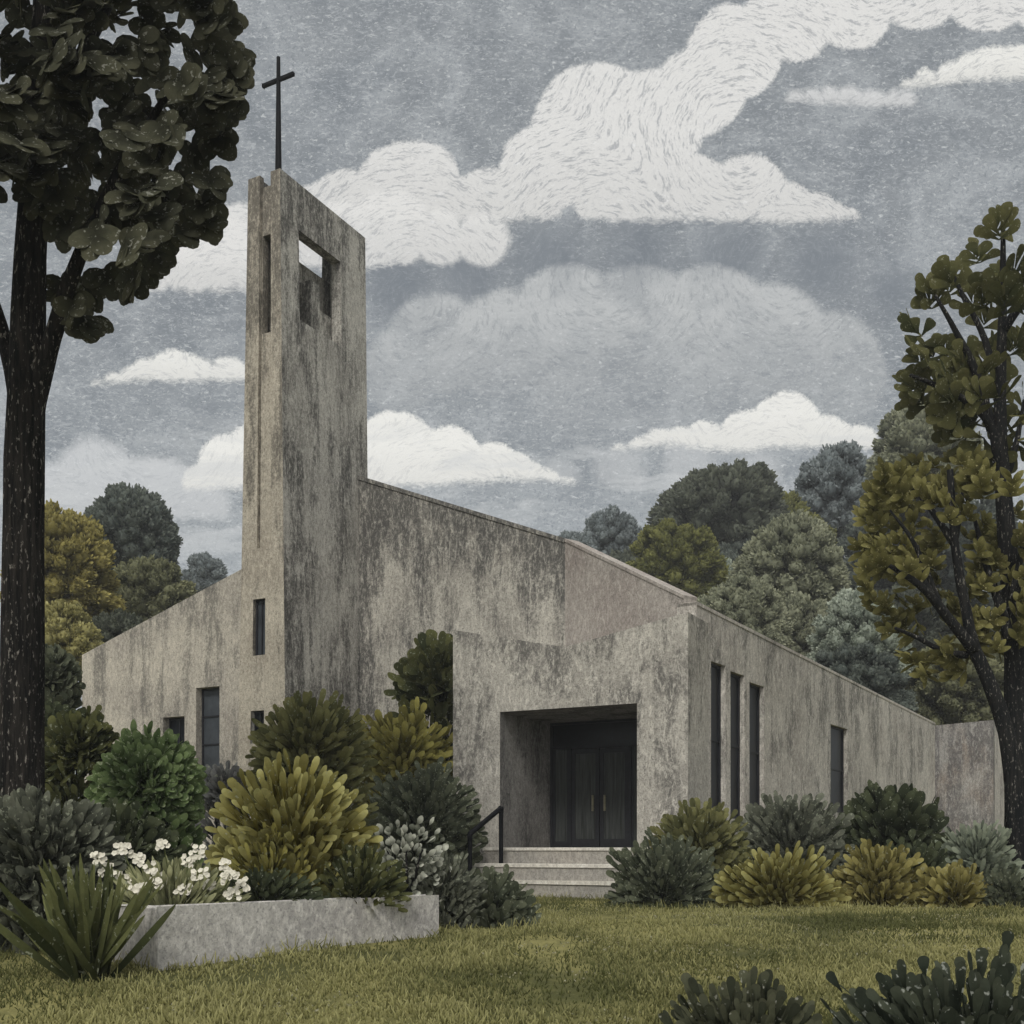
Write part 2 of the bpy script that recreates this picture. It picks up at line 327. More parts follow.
# ------------------------------------------------------------ leaf builders (numpy)
def unit(a): return a/np.maximum(np.linalg.norm(a, axis=-1, keepdims=True), 1e-9)
SHAPES = {'paddle': ([0, .3, .6, .82, .95, 1], [.10, .34, .80, 1.0, .72, .25]),
          'round':  ([0, .12, .35, .62, .86, 1], [.10, .55, .95, 1.0, .72, .22]),
          'blade':  ([0, .25, .55, .8, .93, 1], [.55, .85, 1.0, .8, .5, .1]),
          'oval':   ([0, .2, .45, .7, .9, 1], [.12, .62, 1.0, .9, .52, .08]),
          'speck':  ([0, .4, .8, 1], [.3, 1, .9, .3])}
class Leaves:
    def __init__(s): s.v = []; s.f4 = []; s.rnd = []; s.al = []; s.n = 0
    def add(s, base, dirs, normals, L, Wd, shape='paddle', curl=0.0, rnd=None):
        """base,dirs,normals: (N,3); L,Wd: (N,)"""
        N = len(base)
        if N == 0: return
        dirs = unit(dirs); side = unit(np.cross(dirs, normals)); nor = np.cross(side, dirs)
        ts, ws = SHAPES[shape]; K = len(ts)
        rnd = NR.random(N) if rnd is None else rnd
        curl = np.broadcast_to(np.asarray(curl, dtype=float), (N,))
        vs = np.zeros((N, K*2, 3))
        for k in range(K):
            c = base+dirs*(L*ts[k])[:, None]+nor*(curl*L*ts[k]**2)[:, None]
            o = side*(Wd*.5*ws[k])[:, None]
            cup = nor*(Wd*.10*ws[k])[:, None]
            vs[:, 2*k] = c-o+cup; vs[:, 2*k+1] = c+o+cup
        f = np.array([[2*k, 2*k+1, 2*k+3, 2*k+2] for k in range(K-1)])
        s.f4.append((f[None]+(np.arange(N)*K*2)[:, None, None]+s.n).reshape(-1, 4))
        s.v.append(vs.reshape(-1, 3)); s.n += N*K*2
        s.rnd.append(np.repeat(rnd, K*2)); s.al.append(np.tile(np.repeat(ts, 2), N))
    def blob(s, c, ax, hl, hw, rnd):
        """a small irregular lump of packed foliage, long axis ax"""
        b, faces = ICO
        ax = unit(np.asarray(ax)); a1 = unit(np.cross(ax, [.31, .2, .93])); a2 = np.cross(ax, a1)
        r = 1+NR.normal(0, .07, len(b))[:, None]
        bb = b*r
        vs = np.asarray(c)+bb[:, :1]*a1*hw+bb[:, 1:2]*a2*hw+bb[:, 2:]*ax*hl
        s.f4.append(np.column_stack([faces, faces[:, 2]])+s.n)     # triangles marked by repeated index
        s.v.append(vs); s.n += len(b); s.rnd.append(np.full(len(b), rnd)); s.al.append((b[:, 2]*.5+.5)*.8)
    def build(s, name, mat, parent=None):
        v = np.concatenate(s.v); f = np.concatenate(s.f4)
        tri = f[:, 2] == f[:, 3]
        me = bpy.data.meshes.new(name)
        nv = len(v); nq = int((~tri).sum()); nt_ = int(tri.sum())
        me.vertices.add(nv); me.vertices.foreach_set('co', v.astype(np.float32).ravel())
        loops = np.concatenate([f[~tri].ravel(), f[tri][:, :3].ravel()]).astype(np.int32)
        me.loops.add(len(loops)); me.loops.foreach_set('vertex_index', loops)
        me.polygons.add(nq+nt_)
        st = np.concatenate([np.arange(nq)*4, nq*4+np.arange(nt_)*3]).astype(np.int32)
        me.polygons.foreach_set('loop_start', st)
        me.polygons.foreach_set('use_smooth', np.ones(nq+nt_, dtype=bool))
        for nm, dat in (('rnd', s.rnd), ('along', s.al)):
            a = me.attributes.new(nm, 'FLOAT', 'POINT'); a.data.foreach_set('value', np.concatenate(dat).astype(np.float32))
        me.update(calc_edges=True); me.validate()
        return link(name, me, mat, parent)
_bm = bmesh.new(); bmesh.ops.create_icosphere(_bm, subdivisions=2, radius=1)
ICO = (np.array([v.co[:] for v in _bm.verts]), np.array([[v.index for v in f.verts] for f in _bm.faces])); _bm.free()

def hemi(n, zmin=-.1):
    i = np.arange(n)+.5; z = zmin+(1-zmin)*(i/n); ph = i*2.399963+NR.random()*6
    r = np.sqrt(np.maximum(0, 1-z*z))
    return unit(np.stack([r*np.cos(ph), r*np.sin(ph), z], 1)+NR.normal(0, .09, (n, 3)))
def shrub(name, label, px, Y, top, hw, mats, L=.3, Wd=.12, n=420, shape='paddle', base=None, layers=(.42, .62, .82, 1.0),
          up=.35, curl=.12, cat='shrub', depth=.8, squash=1.0, blobs=True, roll=.5):
    """dense plant of radiating leaves: root empty > foliage, stem"""
    X = (px-512)/F*Y; z0 = ground(X, Y) if base is None else base
    z1 = EYE+(HOR-top)/F*Y; H = z1-z0; rx = hw/F*Y; ry = rx*depth
    n = int(n*1.4); Wd *= .76; hw = hw*1.06
    root = empty(name, (X, Y, z0), label, cat)
    cf = max(.12*H, H-rx*1.02); zmn = -.12 if cf < .2*H else -.6
    lv = Leaves(); C = np.array([X, Y, z0+cf])
    rad3 = np.array([rx, ry, H-cf]); n = int(n*(1 if zmn > -.2 else 1.35))
    for li, fr in enumerate(layers):
        m = int(n*(.35+.65*fr)/sum(.35+.65*q for q in layers)*1.0)
        dd = hemi(m, zmn)
        lump = 1+.24*np.array([mnoise.noise(Vector(q*2.3+px)) for q in dd])
        tipp = C+dd*rad3*(fr*lump*(1+NR.normal(0, .065, m)))[:, None]
        di = unit(dd*rad3*np.array([1, 1, 1.0])+np.array([0, 0, up*rad3[2]*.5])+NR.normal(0, .10, (m, 3))*rad3[2])
        LL = L*(.65+.6*NR.random(m)); WW = Wd*(.65+.6*NR.random(m))
        b = tipp-di*LL[:, None]
        b[:, 2] = np.maximum(b[:, 2], z0+.01)
        nr = np.cross(di, np.cross(di, np.array([0, -1, .35])+NR.normal(0, roll, (m, 3))))
        lv.add(b, di, nr, LL, WW, shape, NR.normal(curl, .08, m))
    if zmn < -.2:                                  # skirt of leaves down to the ground
        m = int(n*.6); th = NR.random(m)*2*math.pi; fr = NR.uniform(.45, .93, m)
        dd = np.stack([np.cos(th)*rx*fr, np.sin(th)*ry*fr, NR.uniform(.0, cf, m)], 1)
        di = unit(dd*[1, 1, 0]+np.array([0, 0, rx*.7])+NR.normal(0, .15, (m, 3))*rx)
        lv.add(np.array([X, Y, z0])+dd-di*L*.6, di, np.cross(di, np.cross(di, np.array([0, -1, .35])+NR.normal(0, roll, (m, 3)))), L*(.8+.4*NR.random(m)), Wd*(.8+.4*NR.random(m)), shape, .1)
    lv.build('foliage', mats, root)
    mb = MB()
    for k in range(7):
        dd = Vector(hemi(7, .25)[k]); e = Vector(C)+Vector((dd.x*rx*.6, dd.y*ry*.6, dd.z*rad3[2]*.5))
        b = Vector((X+R.uniform(-.05, .05), Y+R.uniform(-.05, .05), z0-.05))
        mb.tube(bez([b, (b+e)/2+Vector((0, 0, .05)), e], 6), [.025-.0025*q for q in range(7)], 5)
    mb.build('stem', B_right, root)
    return root
def bgtree(name, label, px, py, rx, ry, Y, mat, lobe=12, n=90, cat='tree', dy=None, trunkpx=None):
    """far tree: trunk > and a crown of leafy lobes fanned round its heart"""
    c = at(px, py, Y); s = Y/F; a, h = rx*s, ry*s; dpt = (dy or rx)*s
    z0 = ground(c.x, Y)
    root = empty(name, (c.x, Y, z0), label, cat)
    lv = Leaves(); ls = lobe*.88*s
    heart = np.array([c.x, Y, c.z-h*.35])
    RR = np.array([a, dpt, h*1.35])
    for fr, share in ((1.0, .56), (.78, .29), (.5, .15)):
        dd = hemi(int(n*1.5*share), -.30 if h > a*.8 else -.2)
        for q in dd:
            sz = ls*R.uniform(.75, 1.25)
            lump = 1+.15*mnoise.noise(Vector(q*1.7)+Vector((px*.37, py*.11, 0)))
            out = unit(q*RR)
            tip = heart+q*RR*fr*lump
            cc = tip-out*sz*1.0
            rnd = R.random()
            lv.blob(cc, out, sz*.74, sz*.66, rnd*.5)
            m = 100
            u_ = unit(NR.normal(0, 1, (m, 3))+out*.55)
            a1 = unit(np.cross(out, [.31, .2, .93])); a2 = np.cross(out, a1)
            loc = u_@np.stack([a1, a2, out]).T
            sh = NR.uniform(.72, 1.0, m)[:, None]
            pos = cc+((loc[:, :1]*a1+loc[:, 1:2]*a2)*sz*.86+loc[:, 2:]*out*sz*1.0)*sh
            di = unit(u_*.45+out*.9+NR.normal(0, .35, (m, 3)))
            lv.add(pos-di*sz*.3, di, u_+NR.normal(0, .45, (m, 3)), sz*NR.uniform(.30, .52, m), sz*NR.uniform(.13, .24, m), 'speck', .1,
                   np.clip(rnd*.45+NR.random(m)*.65, 0, 1))
    lv.build('crown', mat, root)
    mb = MB(); tr = max(.12, a*.07)
    mb.tube([(c.x, Y, z0-.1), (c.x+.05, Y, (z0+c.z)/2), (c.x, Y, c.z)], [tr*1.3, tr, tr*.6], 9, .1)
    for k in range(5):
        q = hemi(5, .2)[k]
        mb.tube([(c.x, Y, c.z-h*.5), Vector((c.x, Y, c.z-h*.2))+Vector(q*RR*.6)], [tr*.6, tr*.2], 6)
    mb.build('trunk', B_right, root)
    return root

# ------------------------------------------------------------ ground
def vgrid(name, xs, ys, zf, mat, kind='structure'):
    mb_v = [(x, y, zf(x, y)) for y in ys for x in xs]; nx = len(xs)
    fs = [(j*nx+i, j*nx+i+1, (j+1)*nx+i+1, (j+1)*nx+i) for j in range(len(ys)-1) for i in range(nx-1)]
    me = bpy.data.meshes.new(name); me.from_pydata(mb_v, [], fs)
    me.polygons.foreach_set('use_smooth', [True]*len(fs))
    o = link(name, me, mat); o['kind'] = kind; return o
m, t = newmat('lawn_turf')
pos = t.n('ShaderNodeNewGeometry').outputs['Position']
n1 = t.noise(pos, .45, 4, .6, .4); n2 = t.noise(t.vmap(pos, (9, 3, 9)), 1.0, 5, .75); n3 = t.noise(pos, 40, 3, .7)
c = t.mix(t.mr(n1, .42, .58), (.085, .086, .032), (.25, .23, .09))
c = t.mix(t.mr(n2, .42, .7, 0, .65), c, (.05, .056, .022))
c = t.mix(t.mr(n3, .58, .7, 0, .5), c, (.22, .20, .10))
finish(t, c, .95, n2, .5, .04, .1); M_lawn = m
xs = [-150, -110, -80, -40]+[x*.75 for x in range(-40, 41)]+[40, 80, 110, 150]
ys = [-60, -30, -10]+[y*.5 for y in range(0, 61)]+[34, 40, 60, 90, 125, 170]
vgrid('ground', xs, ys, lambda x, y: ground(x, y)+.02*mnoise.noise(Vector((x*.6, y*.6, 0))) if abs(x) < 40 and 0 < y < 34 else ground(x, y), M_lawn)
def gz(x, y): return ground(x, y)+.02*mnoise.noise(Vector((x*.6, y*.6, 0)))
# grass blades
N = 210000
yb = 6.6+14.5*NR.random(N)**1.5
xb = (NR.random(N)*1.7-.85)*yb*1024/F
clump = np.array([mnoise.noise(Vector((x*1.3, y*1.3, 5))) for x, y in zip(xb, yb)])
keep = NR.random(N) < .65+.9*clump
xb, yb, clump = xb[keep], yb[keep], clump[keep]; N = len(xb)
zb = np.array([gz(x, y) for x, y in zip(xb, yb)])-.006
gl = Leaves()
di = unit(np.stack([NR.normal(0, .45, N), NR.normal(0, .45, N), np.ones(N)], 1))
tall = np.where(NR.random(N) < .13, 2.3, 1.0)
gl.add(np.stack([xb, yb, zb], 1), di, np.stack([NR.normal(0, .5, N), -np.ones(N), NR.normal(0, .3, N)], 1),
       (.028+.04*NR.random(N))*tall*(.8+.6*np.clip(clump+.3, 0, 1)), .007+.005*NR.random(N), 'speck', NR.normal(0, .25, N),
       np.clip(.50+clump*.6+1.7*np.array([mnoise.noise(Vector((x*.33, y*.5, 2))) for x, y in zip(xb, yb)])+NR.normal(0, .2, N), 0, 1))
M_grass = leafmat('grass_blades', (.056, .062, .022), (.185, .178, .068), (.33, .31, .165), .6, 0, K=1.6)
tag(gl.build('grass', M_grass), 'short olive lawn grass growing in uneven tufts', 'grass', kind='stuff')
# clover heads scattered in the lawn, mostly to the right
N = 5200
yb = 7.2+11*NR.random(N); xb = (NR.random(N)*1.0-.45)*yb*.95
kp = np.array([mnoise.noise(Vector((x*.5, y*.8, 9)))+.25*(x/y) > .10 for x, y in zip(xb, yb)])
xb, yb = xb[kp], yb[kp]; N = len(xb)
zb = np.array([gz(x, y) for x, y in zip(xb, yb)])+.03
cl = Leaves()
cl.add(np.stack([xb, yb, zb], 1), NR.normal(0, 1, (N, 3))*[1, .5, .3], np.stack([NR.normal(0, .4, N), -np.ones(N), .6*np.ones(N)], 1), .014+.016*NR.random(N), .008+.010*NR.random(N), 'speck')
M_clover = leafmat('clover_white', (.25, .24, .14), (.42, .40, .28), (.5, .48, .36), .4, 0, K=1)
tag(cl.build('clover_flowers', M_clover), 'tiny pale clover flecks scattered through the lawn', 'clover', kind='stuff')

# ------------------------------------------------------------ church
u = Vector((598, 1126, 0)).normalized(); v = Vector((-2120, 1126, 0)).normalized(); Z = Vector((0, 0, 1))
P0 = at(688, HOR, 20.85); P0.z = 0
church = empty('church', (P0.x, P0.y, .7), 'weathered raw concrete church with a tall slab bell tower and sloping rooflines', 'church')
def panel(mb, pos, L, z0, prof, th, ops, mi=0, mib=None, ends=True, top=True, rmi=None):
    """wall sheet: pos(s,z,d) -> point; prof list of (s,ztop); ops list of (s0,s1,za,zb)"""
    mib = mi if mib is None else mib; rmi = mi if rmi is None else rmi
    def tz(s):
        for (a, za), (b, zb) in zip(prof, prof[1:]):
            if a-1e-6 <= s <= b+1e-6: return za+(zb-za)*(s-a)/(b-a)
        return prof[-1][1]
    br = sorted(set([round(q, 5) for q in [0, L]+[p[0] for p in prof]+[x for o in ops for x in o[:2]]]))
    for a, b in zip(br, br[1:]):
        mids = (a+b)/2; zs = [(z0, z0)]
        hs = sorted([o for o in ops if o[0]-1e-4 <= a and o[1]+1e-4 >= b], key=lambda o: o[2])
        segs = []; lo = (z0, z0); openTop = False
        for o in hs:
            segs.append((lo, (o[2], o[2])))
            if o[3] is None: openTop = True; break
            lo = (o[3], o[3])
        if not openTop: segs.append((lo, (tz(a), tz(b))))
        for (la, lb), (ha, hb) in segs:
            if ha-la < 1e-4 and hb-lb < 1e-4: continue
            for dep, m_ in ((0, mi), (th, mib)):
                mb.quad([pos(a, la, dep), pos(b, lb, dep), pos(b, hb, dep), pos(a, ha, dep)],
                        [(a, tz(a)-la), (b, tz(b)-lb), (b, tz(b)-hb), (a, tz(a)-ha)], m_)
        if top and not openTop:
            mb.quad([pos(a, tz(a), 0), pos(b, tz(b), 0), pos(b, tz(b), th), pos(a, tz(a), th)], mi=mi)
    for (a, b, za, zb) in ops:
        zz = zb if zb is not None else min(tz(a), tz(b))
        q = [((a, za), (b, za)), ((b, za), (b, zz)), ((a, zz), (a, za))]+([((b, zz), (a, zz))] if zb is not None else [])
        for (s1, y1), (s2, y2) in q:
            mb.quad([pos(s1, y1, 0), pos(s2, y2, 0), pos(s2, y2, th), pos(s1, y1, th)], mi=rmi)
    if ends:
        for s_ in (0, L): mb.quad([pos(s_, z0, 0), pos(s_, z0, th), pos(s_, tz(s_), th), pos(s_, tz(s_), 0)], [(0, 9)]*4, mi)
def lin(o, d, n): return lambda s, z, dep: Vector((o.x+d.x*s+n.x*dep, o.y+d.y*s+n.y*dep, z))
def along(o, d, px):
    r = (px-512)/F
    return (r*o.y-o.x)/(d.x-r*d.y)
def zat(o, d, s, py): return EYE+(HOR-py)/F*(o.y+d.y*s)
ZB = .3
def window(pos, s0, s1, za, zb, dep, label=None, glass=M_glass, bars=(1, 2), fw=.05):
    """frame with its pane as a sub-part; pos as in panel"""
    fr = MB()
    def bar(a, b, c_, d_, dp=.05):
        p = [pos(a, c_, dep), pos(b, c_, dep), pos(b, d_, dep), pos(a, d_, dep)]
        q = [pos(a, c_, dep+dp), pos(b, c_, dep+dp), pos(b, d_, dep+dp), pos(a, d_, dep+dp)]
        fr.quad(p); fr.quad(q)
        for i in range(4): fr.quad([p[i], p[(i+1) % 4], q[(i+1) % 4], q[i]])
    bar(s0, s0+fw, za, zb); bar(s1-fw, s1, za, zb); bar(s0+fw, s1-fw, za, za+fw); bar(s0+fw, s1-fw, zb-fw, zb)
    for k in range(1, bars[0]):
        x = s0+(s1-s0)*k/bars[0]; bar(x-fw*.35, x+fw*.35, za+fw, zb-fw, .04)
    for k in range(1, bars[1]):
        x = za+(zb-za)*k/bars[1]; bar(s0+fw, s1-fw, x-fw*.35, x+fw*.35, .035)
    o = fr.build('window', M_frame, church)
    if label: o['label'] = label
    pm = MB(); pm.quad([pos(s0+.01, za+.01, dep+.03), pos(s1-.01, za+.01, dep+.03), pos(s1-.01, zb-.01, dep+.03), pos(s0+.01, zb-.01, dep+.03)])
    pm.build('pane', glass, o)
    return o
# --- bell tower
T0 = at(280, HOR, 25.77); T0.z = 0
AW = 3.34; ZT = EYE+15.56
def tw(a, w, z):
    k = min(1, max(0, (z-.7)/(ZT-.7)))
    blo = -.2*(1-k); bhi = .94+.38*(1-k)
    p = T0+u*a+v*(blo+(bhi-blo)*w); return Vector((p.x, p.y, z))
def ztw(py, a=0): return EYE+(HOR-py)/F*(T0.y+u.y*a)
mb = MB()
zc = ztw(545); zbel = ztw(372); TH = .3
wd = lambda z: 1.14+.38*(1-min(1, max(0, (z-.7)/(ZT-.7))))     # width of the narrow face
WTH = .30
slotlo, slothi = ztw(327), ztw(228)
belf = (.66, 2.28, EYE+12.36, EYE+14.46)
wins_t = [(.43, .71, ztw(653), ztw(596)), (.45, .74, ztw(742), ztw(709))]
# narrow face, smooth: full opening for the channel from zc upwards, two window openings below
panel(mb, lambda s, z, dd: tw(dd, s, z), 1.0, ZB, [(0, ZT), (1, ZT)], .14, wins_t+[(.29, .63, zc, None)], 1, 1, ends=False, top=True)
# channel back with the belfry slot
panel(mb, lambda s, z, dd: tw(.09+dd, .30+s, z), .32, zc, [(0, ZT-.25), (.32, ZT-.25)], .2, [(0.015, .305, slotlo, slothi)], 1, 0, ends=False)
# broad right face with the belfry opening
panel(mb, lambda s, z, dd: tw(s, dd, z), AW, ZB, [(0, ZT), (AW, ZT)], .28, [belf], 0, 0, ends=False)
# far left face with a matching, higher opening
panel(mb, lambda s, z, dd: tw(s, 1-dd, z), AW, ZB, [(0, ZT), (AW, ZT)], .28, [(1.3, 2.80, EYE+14.3, EYE+15.1), (2.80, 3.03, EYE+13.3, EYE+15.1)], 0, 0, ends=False)
# rear face
panel(mb, lambda s, z, dd: tw(AW-dd, s, z), 1.0, ZB, [(0, ZT), (1, ZT)], .3, [], 0, 0, ends=False)
# belfry floor and roof slab, plinth blocks inside
def slab(z0, z1, a0, a1, w0, w1, mi=0):
    c8 = [tw(a, w, z) for z in (z0, z1) for a, w in ((a0, w0), (a1, w0), (a1, w1), (a0, w1))]
    for q in ((0, 3, 2, 1), (4, 5, 6, 7), (0, 1, 5, 4), (1, 2, 6, 5), (2, 3, 7, 6), (3, 0, 4, 7)): mb.quad([c8[i] for i in q], mi=mi)
slab(EYE+12.1, EYE+12.3, .41, AW-.31, .285, .715)
slab(ZT-.30, ZT-.06, .58, AW-.31, .283, .717)
slab(EYE+12.31, EYE+13.75, 1.5, 1.85, .32, .70); slab(EYE+12.31, EYE+13.15, 1.86, 2.7, .32, .70)
slab(EYE+11.6, ZT-.6, .62, .72, .29, .71)  # thin screen added behind the slot so its inside stays dark
tower = mb.build('bell_tower', [C_tow, C_smooth], church)
for k, (a, b, za, zb) in enumerate(wins_t):
    window(lambda s, z, dd: tw(dd, s, z), a, b, za, zb, .1, None, M_glass if k else M_glass2, (2, 1), .035)
# cross: a tapering mast with a level bar
mb = MB(); cb = tw(.10, .14, ZT-.4); ct = EYE+(HOR-57)/F*cb.y
mb.tube([cb, (cb.x, cb.y, ZT+.6), (cb.x, cb.y, ct)], [.085, .07, .045], 8)
zcb = EYE+(HOR-80)/F*cb.y
mb.box((cb.x, cb.y, zcb), v, Z, u, .45, .042, .04)
mb.build('cross', M_black, tower, bevel=.01)
# --- nave front wall (parallel to the porch) and its angled return
A = P0+u*3.25
sF = along(A, v, 565); FF = A+v*sF
sA = along(A, v, 355); A0 = A+v*sA
LA = sA-sF
zA0, zF = zat(A, v, sA, 475), zat(A, v, sF, 539)
mb = MB(); panel(mb, lin(A0, -v, u), LA, ZB, [(0, zA0), (LA, zF)], .4, [], ends=True); mb.build('nave_wall', C_nave, church)
W0 = Vector((3.80, 21.93, 0)); zW0 = EYE+4.70
dB = (W0-FF); LB = dB.length; dB.normalize(); nB = Vector((-dB.y, dB.x, 0))
nB = nB if nB.dot(Vector((0, 1, 0))) > 0 else -nB
LB -= .65; zB1 = zF+(zW0-zF)*LB/(LB+.65); WB = FF+dB*LB
mb = MB(); panel(mb, lin(FF, dB, nB), LB, EYE+3.2, [(0, zF), (LB, zB1)], .35, [], ends=True); mb.build('angled_wall', C_pink, church)
# coping along the roofline
def coping(p, q, za, zb, n, w, name='coping', mat=C_step, over=.05, h=.10):
    mb = MB(); dd = (q-p).normalized(); 
    a0 = Vector((p.x, p.y, za+.003))-n*over; b0 = Vector((q.x, q.y, zb+.003))-n*over; o = n*(w+2*over); up = Vector((0, 0, h))
    c8 = [a0, b0, b0+o, a0+o, a0+up, b0+up, b0+o+up, a0+o+up]
    for qd in ((0, 3, 2, 1), (4, 5, 6, 7), (0, 1, 5, 4), (1, 2, 6, 5), (2, 3, 7, 6), (3, 0, 4, 7)): mb.quad([c8[i] for i in qd])
    return mb.build(name, mat, church)
coping(A0, FF, zA0-.09, zF-.09, u, .4, mat=C_nave, over=.03)
coping(FF, WB, zF-.06, zB1-.06, nB, .35, mat=C_pink, over=.02, h=.07)
# --- right side wall
dR = Vector((738, 1126, 0)).normalized(); nR = Vector((-dR.y, dR.x, 0))
W0 = W0-dR*.5
sE = along(W0, dR, 935); W1 = W0+dR*sE; zW1 = EYE+(HOR-723)/F*W1.y
ops = []
def rs(px): return along(W0, dR, px)
for a, b, ta, ba in ((711, 725.5, 661, 817), (730.5, 744.5, 671, 819), (749.5, 764, 682, 820), (830.5, 847.5, 724, 812)):
    s0, s1 = rs(a), rs(b); zt = zat(W0, dR, s0, ta); zb = max(zat(W0, dR, s0, ba), EYE+.6)
    ops.append((s0, s1, zb, zt))
posR = lin(W0, dR, nR)
mb = MB(); panel(mb, posR, sE, ZB, [(0, zW0), (sE, zW1)], .40, ops); mb.build('side_wall', C_right, church)
coping(W0, W1, zW0-.06, zW1-.06, nR, .4, mat=C_right, over=.015, h=.065)
for k, o in enumerate(ops):
    window(posR, o[0], o[1], o[2], o[3], .10, None, M_glass, (1, 2), .05)
# --- porch block with V top and deep doorway
tL = along(P0, v, 453); PL = P0+v*tL
tv = along(P0, v, 565)
zP0, zPv, zPL = zat(P0, v, 0, 612), zat(P0, v, tv, 647), zat(P0, v, tL, 630)
o0, o1 = along(P0, v, 500), along(P0, v, 637)
zplat = EYE-.004; zsof = zat(P0, v, o0, 712)
DEP = 2.447
mb = MB()
prof = [(0, zPL), (tL-tv, zPv), (tL, zP0)]
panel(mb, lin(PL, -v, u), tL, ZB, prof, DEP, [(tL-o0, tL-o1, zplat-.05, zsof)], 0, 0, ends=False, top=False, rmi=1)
mb2 = MB()
# roof and sides out to the nave
for (s1, za), (s2, zb) in zip(prof, prof[1:]):
    a, b = PL-v*s1, PL-v*s2
    l2 = 1.2 if s2 > tL-.01 else 3.2
    mb.quad([Vector((a.x, a.y, za)), Vector((b.x, b.y, zb)), Vector((b.x, b.y, zb))+u*l2, Vector((a.x, a.y, za))+u*3.2])
for q, zz, ln in ((P0, zP0, 1.2), (PL, zPL, 3.2)):
    mb.quad([Vector((q.x, q.y, ZB)), Vector((q.x, q.y, ZB))+u*ln, Vector((q.x, q.y, zz))+u*ln, Vector((q.x, q.y, zz))], [(0, 9), (1, 9), (1, 0), (0, 0)])
porch = mb.build('porch', [C_port, C_recess_shade], church, weld=True)
# --- doors at the back of the recess
DO = P0+u*(DEP-.16)
pd = lambda s, z, dd: Vector((DO.x+v.x*s+u.x*dd, DO.y+v.y*s+u.y*dd, z))
zd1 = zplat+2.16; zd2 = zsof-.004
def slabd(mb, s0, s1, za, zb, d0, d1):
    p = [pd(s0, za, d0), pd(s1, za, d0), pd(s1, zb, d0), pd(s0, zb, d0)]; q = [pd(s0, za, d1), pd(s1, za, d1), pd(s1, zb, d1), pd(s0, zb, d1)]
    mb.quad(p); mb.quad(q)
    for i in range(4): mb.quad([p[i], p[(i+1) % 4], q[(i+1) % 4], q[i]])
eL, eR = o0-.006, o1+.006; mt = 2.79
lw = .665
mb = MB()
slabd(mb, eR, eL, zd1, zd1+.07, 0, .1); slabd(mb, eR, eL, zd2-.05, zd2, 0, .1)
for s in (eL-.06, mt+lw, mt-lw-.07, eR): slabd(mb, s, s+.06, zplat, zd2-.05 if s in (eL-.06, eR) else zd1, .002, .1)
frame = mb.build('door_frame', M_frame, church)
mb = MB(); slabd(mb, eR+.06, eL-.06, zd1+.07, zd2-.05, .05, .07); mb.build('transom_pane', M_tran, frame)
for sg, s0, s1 in ((1, mt+.012, mt+lw), (-1, mt-lw, mt-.012)):
    mb = MB(); st = .085
    slabd(mb, s0, s0+st, zplat+.02, zd1-.01, .03, .08); slabd(mb, s1-st, s1, zplat+.02, zd1-.01, .03, .08)
    slabd(mb, s0+st, s1-st, zplat+.02, zplat+.2, .03, .08); slabd(mb, s0+st, s1-st, zd1-.12, zd1-.01, .03, .08)
    dr = mb.build('door', M_frame, church)
    mb = MB(); slabd(mb, s0+st, s1-st, zplat+.2, zd1-.12, .05, .06); mb.build('door_panel', M_door, dr)
    hs = mt+sg*.14
    mb = MB(); mb.tube([pd(hs, zplat+.8, -.02), pd(hs, zplat+1.14, -.02)], [.026, .026], 8)
    for zz in (.86, 1.08): mb.tube([pd(hs, zplat+zz, -.02), pd(hs, zplat+zz, .04)], [.012, .012], 6)
    mb.build('handle', M_brass, dr)
for s0, s1 in ((mt+lw+.06, eL-.06), (eR+.06, mt-lw-.07)):
    mb = MB(); slabd(mb, s0, s1, zplat+.01, zplat+.15, .03, .07); slabd(mb, s0, s0+.05, zplat+.15, zd1, .03, .07); slabd(mb, s1-.05, s1, zplat+.15, zd1, .03, .07)
    sl = mb.build('sidelight', M_frame, church)
    mb = MB(); slabd(mb, s0+.05, s1-.05, zplat+.15, zd1, .045, .055); mb.build('pane', M_door, sl)
# solid wall behind the doors
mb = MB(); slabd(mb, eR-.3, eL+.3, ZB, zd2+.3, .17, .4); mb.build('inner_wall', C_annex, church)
# --- left wing
WG = T0+u*.8; 
sL = along(WG, v, 82); posW = lin(WG, v, u)
w_ops = []
for a, b, ta, ba in ((196, 219.5, 686, 800), (163, 184.5, 716, 790)):
    s0, s1 = along(WG, v, b), along(WG, v, a); w_ops.append((s0, s1, zat(WG, v, s0, ba), zat(WG, v, s0, ta)))
s238 = along(WG, v, 238)
zw0, zw1 = zat(WG, v, s238, 571), zat(WG, v, sL, 655)
sl_ = (zw1-zw0)/(sL-s238); zst = zw0-sl_*(s238-.9)
LW = sL-.9
posW2 = lambda s, z, dd: posW(s+.9, z, dd)
mb = MB(); panel(mb, posW2, LW, ZB, [(0, zst), (LW, zw1)], .45, [(a-.9, b-.9, c_, d_) for a, b, c_, d_ in w_ops])
e = posW(sL, 0, 0)
panel(mb, lambda s, z, dd: Vector((e.x, e.y, z))+u*(s+.452)-v*dd, 7, ZB, [(0, zw1), (7, zw1)], .4, [])
mb.build('wing_wall', C_wing, church)
for k, (a, b, c_, d_) in enumerate(w_ops):
    window(posW, a, b, c_, d_, .2, None, M_glass2 if k == 0 else M_glass, (1, 4) if k == 0 else (2, 2), .05)
mb = MB()
a, b = posW(.9, zst-.25, .3), posW(sL-.2, zw1-.25, .3)
mb.quad([a, b, b+u*7, a+u*7]); mb.build('wing_roof', M_roof, church)
